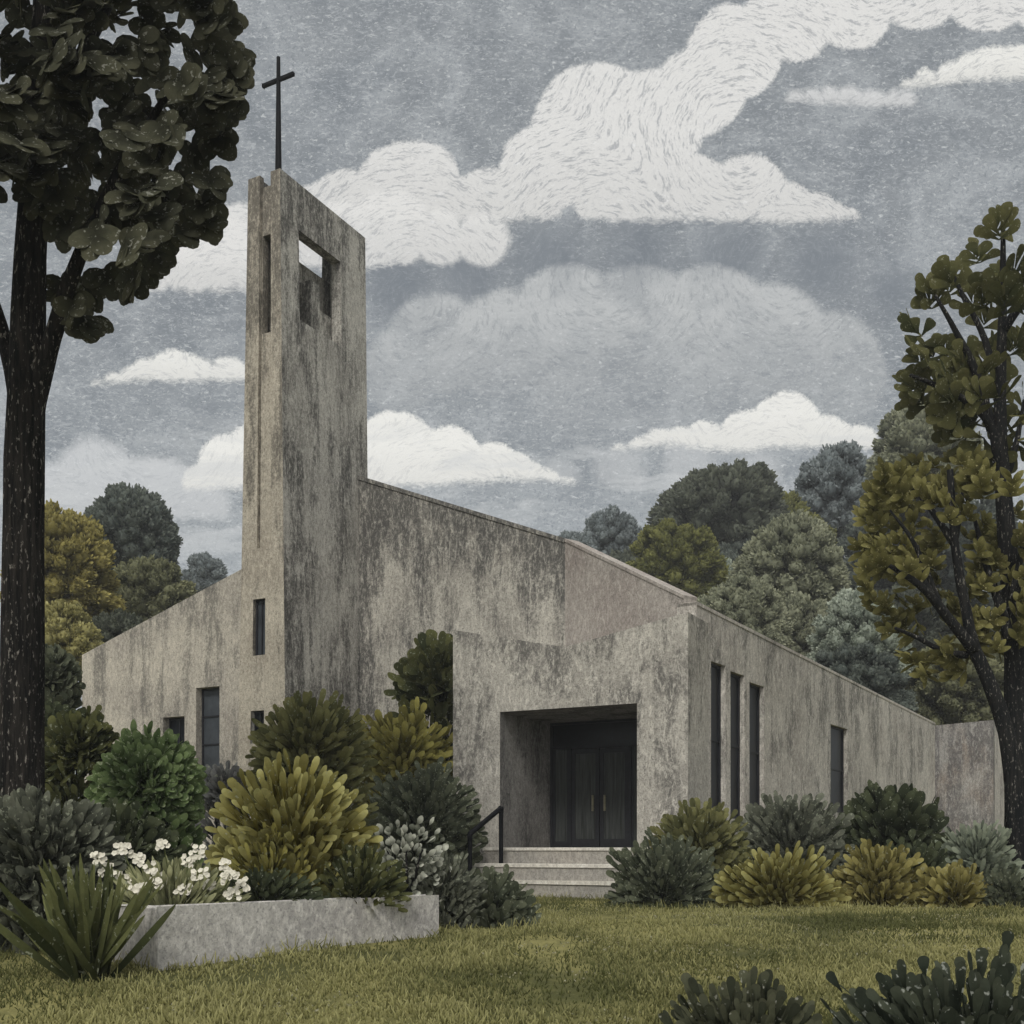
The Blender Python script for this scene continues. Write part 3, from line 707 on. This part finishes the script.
# --- roof of the nave, rear walls, annex
A1 = A0+u*13; W2 = W1+nR*9
mb = MB()
def zp(p, z): return Vector((p.x, p.y, z))
r1, r2, r3 = zp(FF+u*.3+nB*.2, zF-.3), zp(WB+nB*.2, zB1-.3), zp(W0+dR*.9+nR*.2, zW0-.3)
mb.quad([zp(A0+u*.2, zA0-.3), r1, zp(A1, zA0-1)]); mb.quad([r1, r2, r3, zp(W2, zW1+1), zp(A1, zA0-1)])
mb.quad([r3, zp(W1+nR*.2, zW1-.2), zp(W2, zW1+1)])
mb.build('nave_roof', M_roof, church)
mb = MB()
for p, q, za, zb in ((A1, W2, zA0-.9, zW1+1.1), (W2, W1+nR*.42, zW1+1.1, zW1), (A0+u*.42, A1, zA0, zA0-.9)):
    dd = (q-p); l = dd.length; dd.normalize(); nn = Vector((-dd.y, dd.x, 0))
    panel(mb, lin(p, dd, nn), l, ZB, [(0, za), (l, zb)], .3, [])
mb.build('rear_wall', C_annex, church)
K = at(993, HOR, 40); K.z = 0; zk = EYE+(HOR-720)/F*40
mb = MB()
panel(mb, lin(K, nR, dR), 6.5, ZB, [(0, zk), (6.5, zk-.25)], .35, [], 0)
s2 = along(K, dR, 1012)
panel(mb, lin(K+dR*.352, dR, nR), s2, ZB, [(0, zk), (s2, zk+.02)], .35, [], 1)
panel(mb, lin(K+dR*s2, nR, dR), 6.5, ZB, [(0, zk), (6.5, zk-.25)], .35, [], 0)
a = K+dR*.2+nR*.2; b = K+dR*(s2+.2)+nR*.2
mb.quad([zp(a, zk-.15), zp(b, zk-.15), zp(b+nR*6, zk-.35), zp(a+nR*6, zk-.35)])
mb.build('annex', [C_annex, C_right], church)

# ------------------------------------------------------------ steps and handrail
st = empty('entrance_steps', tuple(P0-u*1.2+v*2.4+Vector((0, 0, .7))), 'three broad weathered concrete steps with pale edges before the church doors', 'steps')
tl, tr = 3.92, .1
for k in range(3):
    z1 = zplat-.3*k; z0 = ZB if k == 2 else z1-.3
    f0 = .75+.42*k; b0 = -DEP if k == 0 else f0-.42
    mb = MB()
    tl_ = tl+.14*k
    a = P0-u*f0+v*tr; b = P0-u*f0+v*tl_; bk = -b0
    A_ = [zp(a, z0), zp(b, z0), zp(P0+u*bk+v*tl_, z0), zp(P0+u*bk+v*tr, z0)]
    if k == 0:
        # the landing runs into the doorway between the jambs
        A_ = [zp(a, z0), zp(b, z0), zp(P0+v*tl_-u*.004, z0), zp(P0+v*(o0-.004)-u*.004, z0), zp(P0+v*(o0-.004)+u*(DEP-.05), z0), zp(P0+v*(o1+.004)+u*(DEP-.05), z0), zp(P0+v*(o1+.004)-u*.004, z0), zp(P0+v*tr-u*.004, z0)]
    B_ = [q+Vector((0, 0, z1-z0)) for q in A_]
    mb.quad(A_); mb.quad(B_)
    for i in range(len(A_)): mb.quad([A_[i], A_[(i+1) % len(A_)], B_[(i+1) % len(A_)], B_[i]])
    so_ = mb.build('step', C_step, st)
    mb = MB(); c_ = (zp(a, z1)+zp(b, z1))/2-u*.0
    mb.box(c_+u*.02+Vector((0, 0, -.018)), v, u, Z, (b-a).length/2+.004, .05, .03)
    mb.build('nosing', M_nose, so_, bevel=.008)
hu = P0-u*1.1; su = along(hu, v, 501); U = hu+v*su
hl = P0-u*1.9; sl2 = along(hl, v, 470); Lp = hl+v*sl2
hr = empty('handrail', tuple(zp(Lp, .7)), 'black metal handrail with two posts beside the church steps', 'handrail')
zu = EYE+(HOR-808)/F*U.y; zl = EYE+(HOR-834)/F*Lp.y
mb = MB(); mb.tube([zp(U, zplat-.31), zp(U, zu)], [.045, .045], 8); mb.build('post', M_black, hr)
mb = MB(); mb.tube([zp(Lp, .65), zp(Lp, zl)], [.045, .045], 8); mb.build('post', M_black, hr)
mb = MB(); dv = (zp(U, zu)-zp(Lp, zl)).normalized()
mb.tube(bez([zp(Lp, zl-.10), zp(Lp, zl+.0), zp(Lp, zl)+dv*.1, zp(U, zu)-dv*.1, zp(U, zu+.005), zp(U, zu-.1)], 20), [.05]*21, 8, cap=True)
mb.build('rail', M_black, hr, smooth=True)

# ------------------------------------------------------------ planter
Cn = at(158, HOR, 9.4); Cn.z = 0
pa = Vector((1046, 1126, 0)).normalized(); pb = Vector((-pa.y, pa.x, 0))
LP = along(Cn, pa, 438); ztp = EYE+(HOR-908)/F*9.4
pl = empty('planter', (Cn.x, Cn.y, .5), 'low pale grey concrete planter wall at the lawn edge, full of shrubs and white flowers', 'planter')
mb = MB(); PB = 2.3
def blk(mb, s0, s1, b0, b1, z0, z1):
    c8 = [zp(Cn+pa*s+pb*b, z) for z in (z0, z1) for s, b in ((s0, b0), (s1, b0), (s1, b1), (s0, b1))]
    for q in ((0, 3, 2, 1), (4, 5, 6, 7), (0, 1, 5, 4), (1, 2, 6, 5), (2, 3, 7, 6), (3, 0, 4, 7)): mb.quad([c8[i] for i in q])
blk(mb, 0, LP, 0, .2, .1, ztp); mb.build('front_wall', C_plant, pl, bevel=.012)
mb = MB(); blk(mb, .002, .2, .202, PB, .1, ztp-.002); mb.build('side_wall', C_plant, pl, bevel=.012)
mb = MB(); blk(mb, LP-.2, LP-.002, .202, PB, .1, ztp-.002); mb.build('side_wall', C_plant, pl, bevel=.012)
mb = MB(); blk(mb, .202, LP-.202, PB-.2, PB-.002, .1, ztp-.002); mb.build('back_wall', C_plant, pl, bevel=.012)
mb = MB(); nn = 14
for i in range(nn):
    for j in range(nn):
        q = []
        for di_, dj in ((0, 0), (1, 0), (1, 1), (0, 1)):
            p = Cn+pa*(.19+(LP-.38)*(i+di_)/nn)+pb*(.19+(PB-.38)*(j+dj)/nn)
            q.append(zp(p, ztp-.07+.04*mnoise.noise(Vector((p.x*3, p.y*3, 0)))))
        mb.quad(q)
mb.build('soil', M_soil, pl, weld=True)
ZS = ztp-.09

# ------------------------------------------------------------ shrubs
LM = leafmat
G_dkol = LM('dark_olive_leaves', (.018, .022, .012), (.052, .055, .022), (.10, .10, .04), .5, .2)
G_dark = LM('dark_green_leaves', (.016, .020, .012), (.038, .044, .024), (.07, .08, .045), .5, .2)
G_teal = LM('dark_teal_leaves', (.026, .031, .021), (.056, .063, .042), (.10, .105, .07), .5, .3)
G_bright = LM('fresh_green_leaves', (.045, .068, .026), (.088, .125, .05), (.17, .21, .10), .5, .35, (.36, .40, .26), K=1.7)
G_grey = LM('grey_green_leaves', (.036, .039, .030), (.078, .082, .062), (.13, .135, .105), .5, .35)
G_gold = LM('gold_tipped_leaves', (.07, .06, .012), (.155, .13, .028), (.42, .40, .17), .95, .1, tippow=2.6, K=1.3)
G_goldo = LM('mustard_leaves', (.075, .065, .018), (.15, .13, .035), (.36, .32, .13), .9, .2, K=1.3)
G_olive = LM('olive_leaves', (.036, .038, .017), (.085, .083, .034), (.15, .145, .065), .6, .15)
G_yol = LM('yellow_olive_leaves', (.055, .05, .014), (.13, .115, .03), (.25, .23, .075), .7, .15)
G_sage = LM('sage_leaves', (.055, .065, .05), (.12, .135, .10), (.22, .24, .18), .6, .25)
G_spike = LM('strap_leaves', (.022, .027, .012), (.062, .067, .027), (.11, .115, .05), .5, .15)
G_pale = LM('pale_olive_leaves', (.10, .105, .055), (.20, .20, .11), (.34, .34, .20), .6, .15)
G_white = LM('whitish_green_leaves', (.10, .11, .08), (.66, .67, .56), (.78, .78, .68), .8, 0, tippow=1.5, K=1.0)
G_mauve = LM('grey_mauve_leaves', (.05, .05, .05), (.10, .10, .10), (.2, .2, .19), .6, .2)

shrub('shrub', 'dark olive bush right beside the big trunk, left of the bright green mound', 78, 16, 708, 42, G_dkol, .34, .13, 420)
shrub('shrub', 'dark teal bush in the gap between the big trunk and the left wing', 50, 22, 644, 30, G_teal, .45, .22, 380)
shrub('shrub', 'dark bush low between the teal bush and the olive bush by the big trunk', 46, 19, 700, 34, G_dark, .36, .16, 380)
shrub('shrub', 'bright fresh green mound below the small wing window', 148, 15, 732, 56, G_bright, .20, .15, 900, 'round', up=.1, layers=(.6, .8, .92, 1.0), curl=.3)
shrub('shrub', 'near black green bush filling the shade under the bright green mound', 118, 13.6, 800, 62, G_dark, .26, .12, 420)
shrub('shrub', 'large grey green bush at the left edge, behind the strap leaved plant', 42, 10.8, 790, 78, G_grey, .20, .11, 900, 'round')
shrub('shrub', 'small grey mauve bush between the tall wing window and the gold bush', 226, 19, 764, 30, G_mauve, .28, .10, 260)
shrub('shrub', 'broad olive green bush at the foot of the bell tower', 310, 18, 694, 62, G_olive, .42, .13, 620)
shrub('shrub', 'yellow olive bush against the nave wall left of the porch', 403, 23.6, 708, 54, G_yol, .48, .17, 560)
shrub('shrub', 'dark teal bush right of the gold bush and left of the handrail', 424, 21.7, 764, 59, G_teal, .38, .15, 560)
shrub('shrub', 'big gold tipped bush standing in the planter, largest plant there', 292, 11.7, 759, 80, G_gold, .42, .115, 400, base=ZS, layers=(.5, .75, 1.0))
shrub('shrub', 'low yellow mustard bush at the front of the big gold tipped bush', 272, 11.35, 826, 54, G_yol, .26, .06, 420, base=ZS, up=.7)
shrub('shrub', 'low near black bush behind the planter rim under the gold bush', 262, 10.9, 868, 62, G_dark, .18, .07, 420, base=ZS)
shrub('shrub', 'low dark green bush at the right end of the planter', 358, 11.35, 848, 52, G_dkol, .22, .07, 420, base=ZS)
shrub('shrub', 'loose bush with whitish oval leaf tips beyond the right planter end', 404, 12.7, 816, 50, G_white, .105, .09, 130, 'oval', layers=(.55, .8, 1.0))
shrub('shrub', 'soft grey green bush beside the right end of the planter wall', 446, 12.8, 854, 36, G_sage and G_grey, .24, .06, 420)
shrub('shrub', 'dark blue green paddle leaved plant in front of the lower handrail post', 492, 13.0, 869, 42, G_teal, .30, .12, 190, layers=(.6, .85, 1.0))
shrub('tall_shrub', 'tall dark paddle leaved plant squeezed between porch and nave wall', 440, 24.6, 634, 46, G_dkol, .62, .32, 330, shape='paddle', up=.6)
# right of the doors
shrub('shrub', 'olive bush at the right porch corner, under the first slit window', 700, 18.8, 802, 50, G_olive, .36, .13, 560)
shrub('shrub', 'low teal green bush overlapping the right end of the steps', 664, 17.6, 836, 60, G_teal, .30, .12, 560)
shrub('shrub', 'rounded grey olive bush below the third slit window', 790, 19.6, 792, 60, G_olive and G_grey, .36, .15, 620)
shrub('shrub', 'wide gold fan shaped bush at the lawn edge, broadest of the gold ones', 778, 17.1, 847, 63, G_gold, .36, .12, 430, layers=(.45, .65, .85, 1.0), curl=.05)
shrub('shrub', 'dark green bush under the single window of the side wall', 888, 20, 786, 58, G_dark, .36, .22, 560, 'round')
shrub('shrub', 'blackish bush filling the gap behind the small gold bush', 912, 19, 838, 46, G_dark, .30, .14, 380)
shrub('shrub', 'gold tipped bush with a teal grey base, second gold one from the steps', 877, 17.6, 841, 46, G_goldo, .34, .12, 380)
shrub('shrub', 'smallest gold bush, near the right tree trunk', 954, 17.2, 862, 43, G_goldo, .30, .12, 320)
shrub('shrub', 'grey teal bush in front of the far grey annex block', 976, 19.2, 821, 42, G_sage, .36, .10, 420)
shrub('shrub', 'tiny dark teal bush at the foot of the right tree', 1006, 17.0, 868, 26, G_teal, .22, .09, 260)
# foreground, lower right
shrub('shrub', 'large dark teal bush with white buds in the lower right foreground corner', 962, 5.6, 958, 152, LM('budded_teal_leaves', (.024, .030, .022), (.055, .064, .044), (.10, .108, .078), .5, .2, (.45, .47, .42), K=1.25), .19, .068, 1000, up=.5)
shrub('shrub', 'low olive grey bush cut by the bottom edge of the picture', 742, 5.9, 978, 92, LM('budded_olive_leaves', (.032, .036, .024), (.07, .074, .045), (.12, .12, .08), .5, .12, (.42, .42, .35), K=1.4), .16, .065, 640, up=.5)

# strap leaved plant
X, Y = (85-512)/F*9.0, 9.0; z0 = ground(X, Y)
root = empty('strap_leaf_plant', (X, Y, z0), 'clump of long upright strap leaves at the left end of the planter', 'plant')
lv = Leaves(); n = 80
ph = NR.random(n)*2*math.pi; el = NR.uniform(.62, 1.52, n)
di = np.stack([np.cos(ph)*np.cos(el), np.sin(ph)*np.cos(el)*.7, np.sin(el)], 1)
nr = np.cross(di, np.cross(di, np.array([0, -1, .4])+NR.normal(0, .35, (n, 3))))
lv.add(np.stack([X+NR.normal(0, .07, n), Y+NR.normal(0, .06, n), np.full(n, z0-.02)], 1), di, nr, NR.uniform(.7, 1.06, n), NR.uniform(.045, .075, n), 'blade', NR.normal(-.08, .1, n))
lv.build('foliage', G_spike, root)
# white flowers in the planter
X, Y = (172-512)/F*10.35, 10.35
fl = empty('flowering_plant', (X, Y, ZS), 'pale green plant with clusters of small white flowers along the planter front', 'flowers')
lv = Leaves(); n = 620
dd = hemi(n, .0); RR = np.array([.78, .36, .54])
fr = NR.uniform(.55, 1, n)
di = unit(dd*RR+np.array([0, 0, .22])); LL = NR.uniform(.14, .26, n)
tip = np.array([X, Y, ZS])+dd*RR*fr[:, None]
lv.add(tip-di*LL[:, None], di, np.cross(di, np.cross(di, np.array([0, -1, .4])+NR.normal(0, .5, (n, 3)))), LL, NR.uniform(.028, .06, n), 'oval', .1)
lv.build('foliage', G_pale, fl)
heads = [(108,870),(168,878),(138,890),(230,878),(200,874),(97,858),(122,848),(138,857),(164,846),(188,861),(198,852),(224,866),(155,884),(125,879),(210,886),(243,884),(183,891),(99,894),(148,868),(232,893)]
for (hx, hy) in heads:
    c = at(hx, hy, Y-.22+R.uniform(-.08, .25))
    mb = MB(); mb.tube(bez([(X+(c.x-X)*.35, Y, ZS), (X+(c.x-X)*.8, (Y+c.y)/2, ZS+(c.z-ZS)*.6), c], 6), [.006]*7, 5)
    stm = mb.build('stem', M_stem, fl)
    lv = Leaves(); 
    for k in range(R.randint(11, 15)):
        off = np.array([R.uniform(-.066, .066), R.uniform(-.02, .02), R.uniform(-.05, .05)])
        pc = np.array(c)+off; m = 5
        nrm = unit(np.array([R.uniform(-.5, .5), -1, R.uniform(-.1, .8)]))
        a1 = unit(np.cross(nrm, [0, 0, 1.])); a2 = np.cross(nrm, a1); th = np.arange(m)*2*math.pi/m+R.random()
        pdv = np.cos(th)[:, None]*a1+np.sin(th)[:, None]*a2
        lv.add(np.repeat(pc[None], m, 0), pdv+nrm*.15, np.repeat(nrm[None], m, 0), np.full(m, .027), np.full(m, .027), 'round', .1)
    lv.build('flower_head', M_white, fl)

# ------------------------------------------------------------ trees with visible limbs
def inpoly(x, y, P_):
    c = False; j = len(P_)-1
    for i in range(len(P_)):
        if (P_[i][1] > y) != (P_[j][1] > y) and x < (P_[j][0]-P_[i][0])*(y-P_[i][1])/(P_[j][1]-P_[i][1])+P_[i][0]: c = not c
        j = i
    return c
def near_tree(name, label, Y, limbs, poly, n, spread, leafL, leafW, mat, bark, shape, origin, per=5, sag=.0, twig=False, edge=None, back=0.0, spray=1, sprad=0):
    base = at(limbs[0][0][0][0], HOR, Y); z0 = ground(base.x, Y)
    root = empty(name, (base.x, Y, z0), label, 'tree')
    for k, (pts, rr) in enumerate(limbs):
        P_ = []
        for q in pts:
            dy = q[2] if len(q) > 2 else 0
            P_.append(at(q[0], q[1], Y+dy))
        if k == 0: P_[0].z = z0-.15
        pp = bez(P_, 16); m_ = len(pp)
        mb = MB(); mb.tube(pp, [(rr[0]+(rr[1]-rr[0])*i/(m_-1))*Y/F*(1.12 if k == 0 and i == 0 else 1) for i in range(m_)], 12, .14)
        mb.build('trunk' if k == 0 else 'branch', bark, root, smooth=True)
    lv = Leaves(); tw_ = MB()
    xs_ = [p[0] for p in poly]; ys_ = [p[1] for p in poly]; O = np.array(at(origin[0], origin[1], Y))
    pts = []
    while len(pts) < n:
        x, y = R.uniform(min(xs_), max(xs_)), R.uniform(min(ys_), max(ys_))
        if inpoly(x, y, poly):
            q = R.uniform(-1, 1)
            for _ in range(spray):        # several twigs together make one spray, with air between sprays
                pts.append((x+R.gauss(0, sprad), y+R.gauss(0, sprad*.8), q+R.gauss(0, .12)))
    for e in (edge or []): 
        for _ in range(2): pts.append((e[0]+R.uniform(-4, 4), e[1]+R.uniform(-4, 4), R.uniform(-.6, .6)))
    for (x, y, q) in pts:
        c = np.array(at(x, y, Y+q*spread+back))
        out = unit(c-O+NR.normal(0, .35, 3)-np.array([0, 0, sag]))
        nrm = unit(np.array([NR.normal(0, .45), -1 if R.random() < .75 else 1, NR.normal(.2, .4)]))
        nrm = unit(nrm-out*nrm.dot(out)); sd = np.cross(out, nrm)
        th = np.linspace(-1.25, 1.25, per)+NR.normal(0, .12, per)
        dr = np.cos(th)[:, None]*out+np.sin(th)[:, None]*sd+NR.normal(0, .12, (per, 3))
        rr = R.random()
        bs = c-out*leafL*.5+np.abs(np.linspace(1, -1, per))[:, None]*(-out)*leafL*.35
        lv.add(bs, dr, nrm+NR.normal(0, .22, (per, 3)), leafL*NR.uniform(.8, 1.15, per), leafW*NR.uniform(.85, 1.15, per), shape, NR.normal(.05, .1, per), np.clip(rr*.7+NR.random(per)*.4, 0, 1))
        if twig and R.random() < .5:
            e = Vector(c-out*leafL*.4); s_ = Vector(c+(O-c)*R.uniform(.15, .3)); tw_.tube([s_, e], [.018, .008], 4, cap=False)
    lv.build('crown', mat, root)
    if tw_.v: tw_.build('twigs', bark, root)
    return root
G_big = LM('blackish_olive_leaves', (.030, .031, .022), (.048, .048, .032), (.065, .063, .042), .5, .3, (.30, .30, .26), K=1.9)
near_tree('broadleaf_tree', 'tall dark tree at the left edge with a thick black trunk and big rounded leaves', 12.5,
    [([(20, 900), (22, 640), (26, 380), (34, 200), (45, 20), (50, -160)], (23.5, 9)),
     ([(24, 470, 0), (36, 400, -.02), (56, 325, -.15), (80, 255, -.4), (120, 170, -.6), (170, 90, -.8)], (12, 3)),
     ([(24, 430, 0), (12, 370, .05), (-4, 310, .2), (-30, 240, .3), (-70, 140, .5)], (10, 3)),
     ([(40, 120, 0), (90, 40, .5), (140, -60, .8)], (9, 3))],
    [(-190, -260), (30, -330), (180, -220), (228, -90), (232, 60), (222, 105), (196, 140), (196, 190), (170, 215), (150, 250), (118, 270), (75, 255), (40, 215), (-10, 215), (-60, 270), (-190, 190)],
    1150, 2.1, .25, .20, G_big, B_left, 'round', (60, 0), 5, .35, spray=4, sprad=12, edge=[(60, 40), (30, 70), (90, 90), (20, 20), (120, 60), (70, 120), (40, 140), (110, 150), (222, 25), (228, 75), (218, 120), (200, 165), (198, 225), (165, 240), (140, 285), (112, 292), (78, 322), (92, 305), (238, 20), (242, 70), (238, 112), (222, 150), (216, 190), (214, 232), (192, 244), (160, 268), (138, 296), (88, 335), (60, 300), (222, -10), (232, 50), (226, 100), (206, 130), (190, 235), (208, 215)])
G_up = LM('deep_olive_leaves', (.026, .030, .013), (.072, .07, .028), (.105, .10, .045), .6, .2, (.28, .28, .2), K=1.6)
near_tree('broadleaf_tree', 'tall dark green tree at the right edge with an upright trunk and paddle leaves', 20,
    [([(1018, 900), (1016, 720), (1012, 600), (1002, 480), (1000, 400), (1003, 300), (1003, 225)], (13, 2)),
     ([(1000, 470, 0), (990, 425, -.2), (965, 400, -.4), (935, 385, -.6), (910, 375, -.7)], (5, 1.5)),
     ([(992, 430, -.1), (975, 370, -.3), (955, 330, -.4), (935, 295, -.5)], (5, 1.5)),
     ([(1002, 410, 0), (985, 340, .3), (965, 300, .4), (950, 268, .5)], (4, 1.5)),
     ([(1003, 330, 0), (1030, 290, -.3), (1050, 240, -.4)], (5, 1.5)),
     ([(1006, 480, 0), (1017, 440, .2), (1024, 400, .3)], (4, 1.5))],
    [(1000, 222), (1060, 205), (1110, 300), (1110, 420), (1040, 430), (1000, 470), (960, 445), (930, 412), (912, 395), (915, 345), (930, 300), (950, 275), (975, 255)],
    93, 1.7, .42, .23, G_up, B_right, 'paddle', (1010, 420), 5, -.25, back=.5, spray=3, sprad=12, edge=[(1000, 215), (975, 245), (945, 265), (925, 285), (905, 322), (910, 352), (905, 378), (908, 400), (940, 415)])
G_must = LM('mustard_olive_leaves', (.064, .06, .020), (.145, .134, .042), (.27, .25, .11), .7, .2, (.42, .38, .2), K=1.35)
near_tree('mustard_tree', 'slanting tree with mustard yellow leaves leaning left from the right trunk', 19.5,
    [([(1022, 900), (1012, 770), (998, 705), (975, 650), (966, 610), (955, 545), (950, 470)], (9.5, 3)),
     ([(976, 652, 0), (950, 620, -.2), (925, 590, -.4), (900, 572, -.5), (880, 560, -.6)], (6, 1.5)),
     ([(966, 655, .1), (945, 652, -.1), (918, 638, -.2), (895, 628, -.3)], (4, 1.5)),
     ([(955, 545, 0), (935, 515, .3), (915, 490, .4), (895, 470, .5)], (4, 1.5)),
     ([(1010, 640, 0), (998, 600, .2), (985, 560, .3), (975, 520, .4)], (6, 2)),
     ([(1012, 600, 0), (1020, 560, .1), (1030, 510, .2), (1036, 470, .3)], (4, 1.3)),
     ([(940, 605, -.2), (915, 545, -.2), (890, 510, -.1)], (3.5, 1)),
     ([(955, 545, .1), (962, 500, .3), (966, 465, .4)], (3, 1)),
     ([(932, 595, -.3), (922, 575, -.3), (918, 545, -.3)], (4, 1.2))],
    [(870, 475), (930, 450), (985, 462), (1040, 450), (1090, 540), (1080, 640), (1020, 662), (970, 670), (940, 665), (905, 655), (890, 625), (868, 600), (858, 575), (880, 545), (862, 505)],
    350, 1.6, .27, .12, G_must, B_right, 'oval', (960, 660), 5, -.1, back=.9, spray=5, sprad=11, edge=[(875, 490), (862, 505), (872, 520), (865, 545), (890, 560), (862, 580), (880, 600), (905, 640), (915, 660), (950, 665), (985, 655), (856, 570), (868, 595), (885, 625), (900, 655), (930, 672), (1005, 650)])

# ------------------------------------------------------------ background trees
def BM(name, a, b, c, fl=.15): return LM(name, a, b, c, .7, fl, K=2.3)
F_must = BM('far_mustard', (.085, .073, .022), (.17, .145, .045), (.26, .23, .09))
F_mustl = BM('far_mustard_light', (.10, .092, .034), (.20, .18, .07), (.31, .29, .14))
F_dkteal = BM('far_dark_teal', (.038, .046, .042), (.072, .083, .072), (.115, .125, .105))
F_olive = BM('far_olive', (.06, .063, .036), (.12, .12, .066), (.19, .19, .115))
F_blue = BM('far_blue_grey', (.075, .088, .092), (.12, .135, .14), (.18, .195, .195))  # blue of distant haze put into the leaf colour
F_dark = BM('far_dark_green', (.036, .041, .032), (.064, .07, .052), (.105, .112, .082))
F_green = BM('far_olive_green', (.05, .053, .018), (.105, .105, .032), (.165, .165, .06))
F_grol = BM('far_grey_olive', (.08, .086, .058), (.16, .163, .11), (.25, .255, .185))
F_sage = BM('far_sage', (.095, .112, .092), (.19, .21, .172), (.32, .34, .285))
bgtree('tree', 'mustard olive tree behind the big left trunk', 62, 575, 56, 70, 48, F_must, 15, 110)
bgtree('tree', 'lighter yellow tree low at the left end of the wing roof', 66, 648, 38, 50, 42, F_mustl, 12, 80)
bgtree('tree', 'dark teal round tree rising behind the left wing, tallest on that side', 128, 538, 52, 52, 66, F_dkteal, 13, 110)
bgtree('tree', 'grey olive tree behind the middle of the left wing roof', 152, 600, 50, 42, 54, F_olive, 12, 100)
bgtree('tree', 'blackish tree low behind the wing, left of the grey olive one', 118, 640, 42, 30, 47, F_dark, 11, 70)
bgtree('tree', 'small blue grey far tree between wing roof and tower', 205, 578, 26, 24, 95, F_blue, 9, 60)
bgtree('tree', 'small blue grey far tree just above the nave roof slope', 572, 552, 22, 22, 105, F_blue, 8, 50)
bgtree('tree', 'blue grey far tree left of the wide dark green crown', 612, 545, 38, 36, 98, F_blue, 10, 80)
bgtree('tree', 'wide dark green tree, highest crown over the middle of the roof', 720, 518, 74, 54, 86, F_dark, 14, 130)
bgtree('tree', 'mid olive green tree below the wide dark crown, by the roof edge', 676, 572, 58, 50, 70, F_green, 13, 110)
bgtree('tree', 'rounded grey olive tree in the middle of the right tree bank', 792, 568, 60, 54, 64, F_grol, 13, 120)
bgtree('tree', 'tall blue grey far tree beside the white cloud at right', 838, 502, 50, 58, 94, F_blue, 12, 110)
bgtree('tree', 'light grey green tree just over the side wall roofline', 740, 622, 54, 46, 56, F_grol, 11, 110)
bgtree('tree', 'pale sage tree left of the mustard leaves', 860, 642, 52, 56, 52, F_sage, 12, 110)
bgtree('tree', 'dark bluish tree under the pale sage crown at the roof end', 852, 690, 60, 48, 49, F_dkteal, 11, 90)
bgtree('tree', 'grey olive tree behind the top of the mustard tree', 925, 452, 58, 54, 72, F_grol, 13, 110)
bgtree('tree', 'dark blue grey tree deep behind the mustard leaves', 925, 560, 98, 78, 78, F_dkteal, 14, 130)
bgtree('tree', 'dull olive tree above the far grey annex block', 958, 695, 66, 56, 53, F_olive, 12, 120)
bgtree('tree', 'dark tree closing the right edge behind the upright trunk', 1045, 640, 60, 110, 60, F_dark, 14, 120)
bgtree('tree', 'dark olive tree low behind the forked mustard branches', 900, 640, 66, 60, 68, F_dark, 13, 110)
bgtree('tree', 'plain grey green tree low between the sage crown and the roofline', 800, 640, 46, 50, 60, F_grol, 12, 90)
bgtree('tree', 'dark green tree low behind the olive green one at the roof edge', 640, 590, 60, 40, 88, F_dark, 12, 90)
bgtree('tree', 'dark tree in the gap below the round grey olive crown', 745, 590, 60, 50, 82, F_dkteal, 12, 90)

# ------------------------------------------------------------ thin damp air
hm = bpy.data.materials.new('damp_air'); hm.use_nodes = True
t = NT(hm.node_tree); pv = t.n('ShaderNodeVolumePrincipled', ins={'Color': (.94, .97, 1, 1), 'Density': .0009})
ho = t.n('ShaderNodeOutputMaterial'); t.nt.links.new(pv.outputs[0], ho.inputs['Volume'])
mb = MB(); mb.box((0, 55, 13.5), (1, 0, 0), (0, 1, 0), (0, 0, 1), 152, 117, 15.0)
hz = mb.build('haze', hm); hz['kind'] = 'stuff'
bgtree('tree', 'dull green tree closing the treeline right of the wide dark crown', 778, 545, 56, 50, 90, F_green, 12, 100)
bgtree('tree', 'pale grey green tree low between the olive green tree and the side wall roof', 708, 600, 50, 44, 76, F_sage, 12, 100)
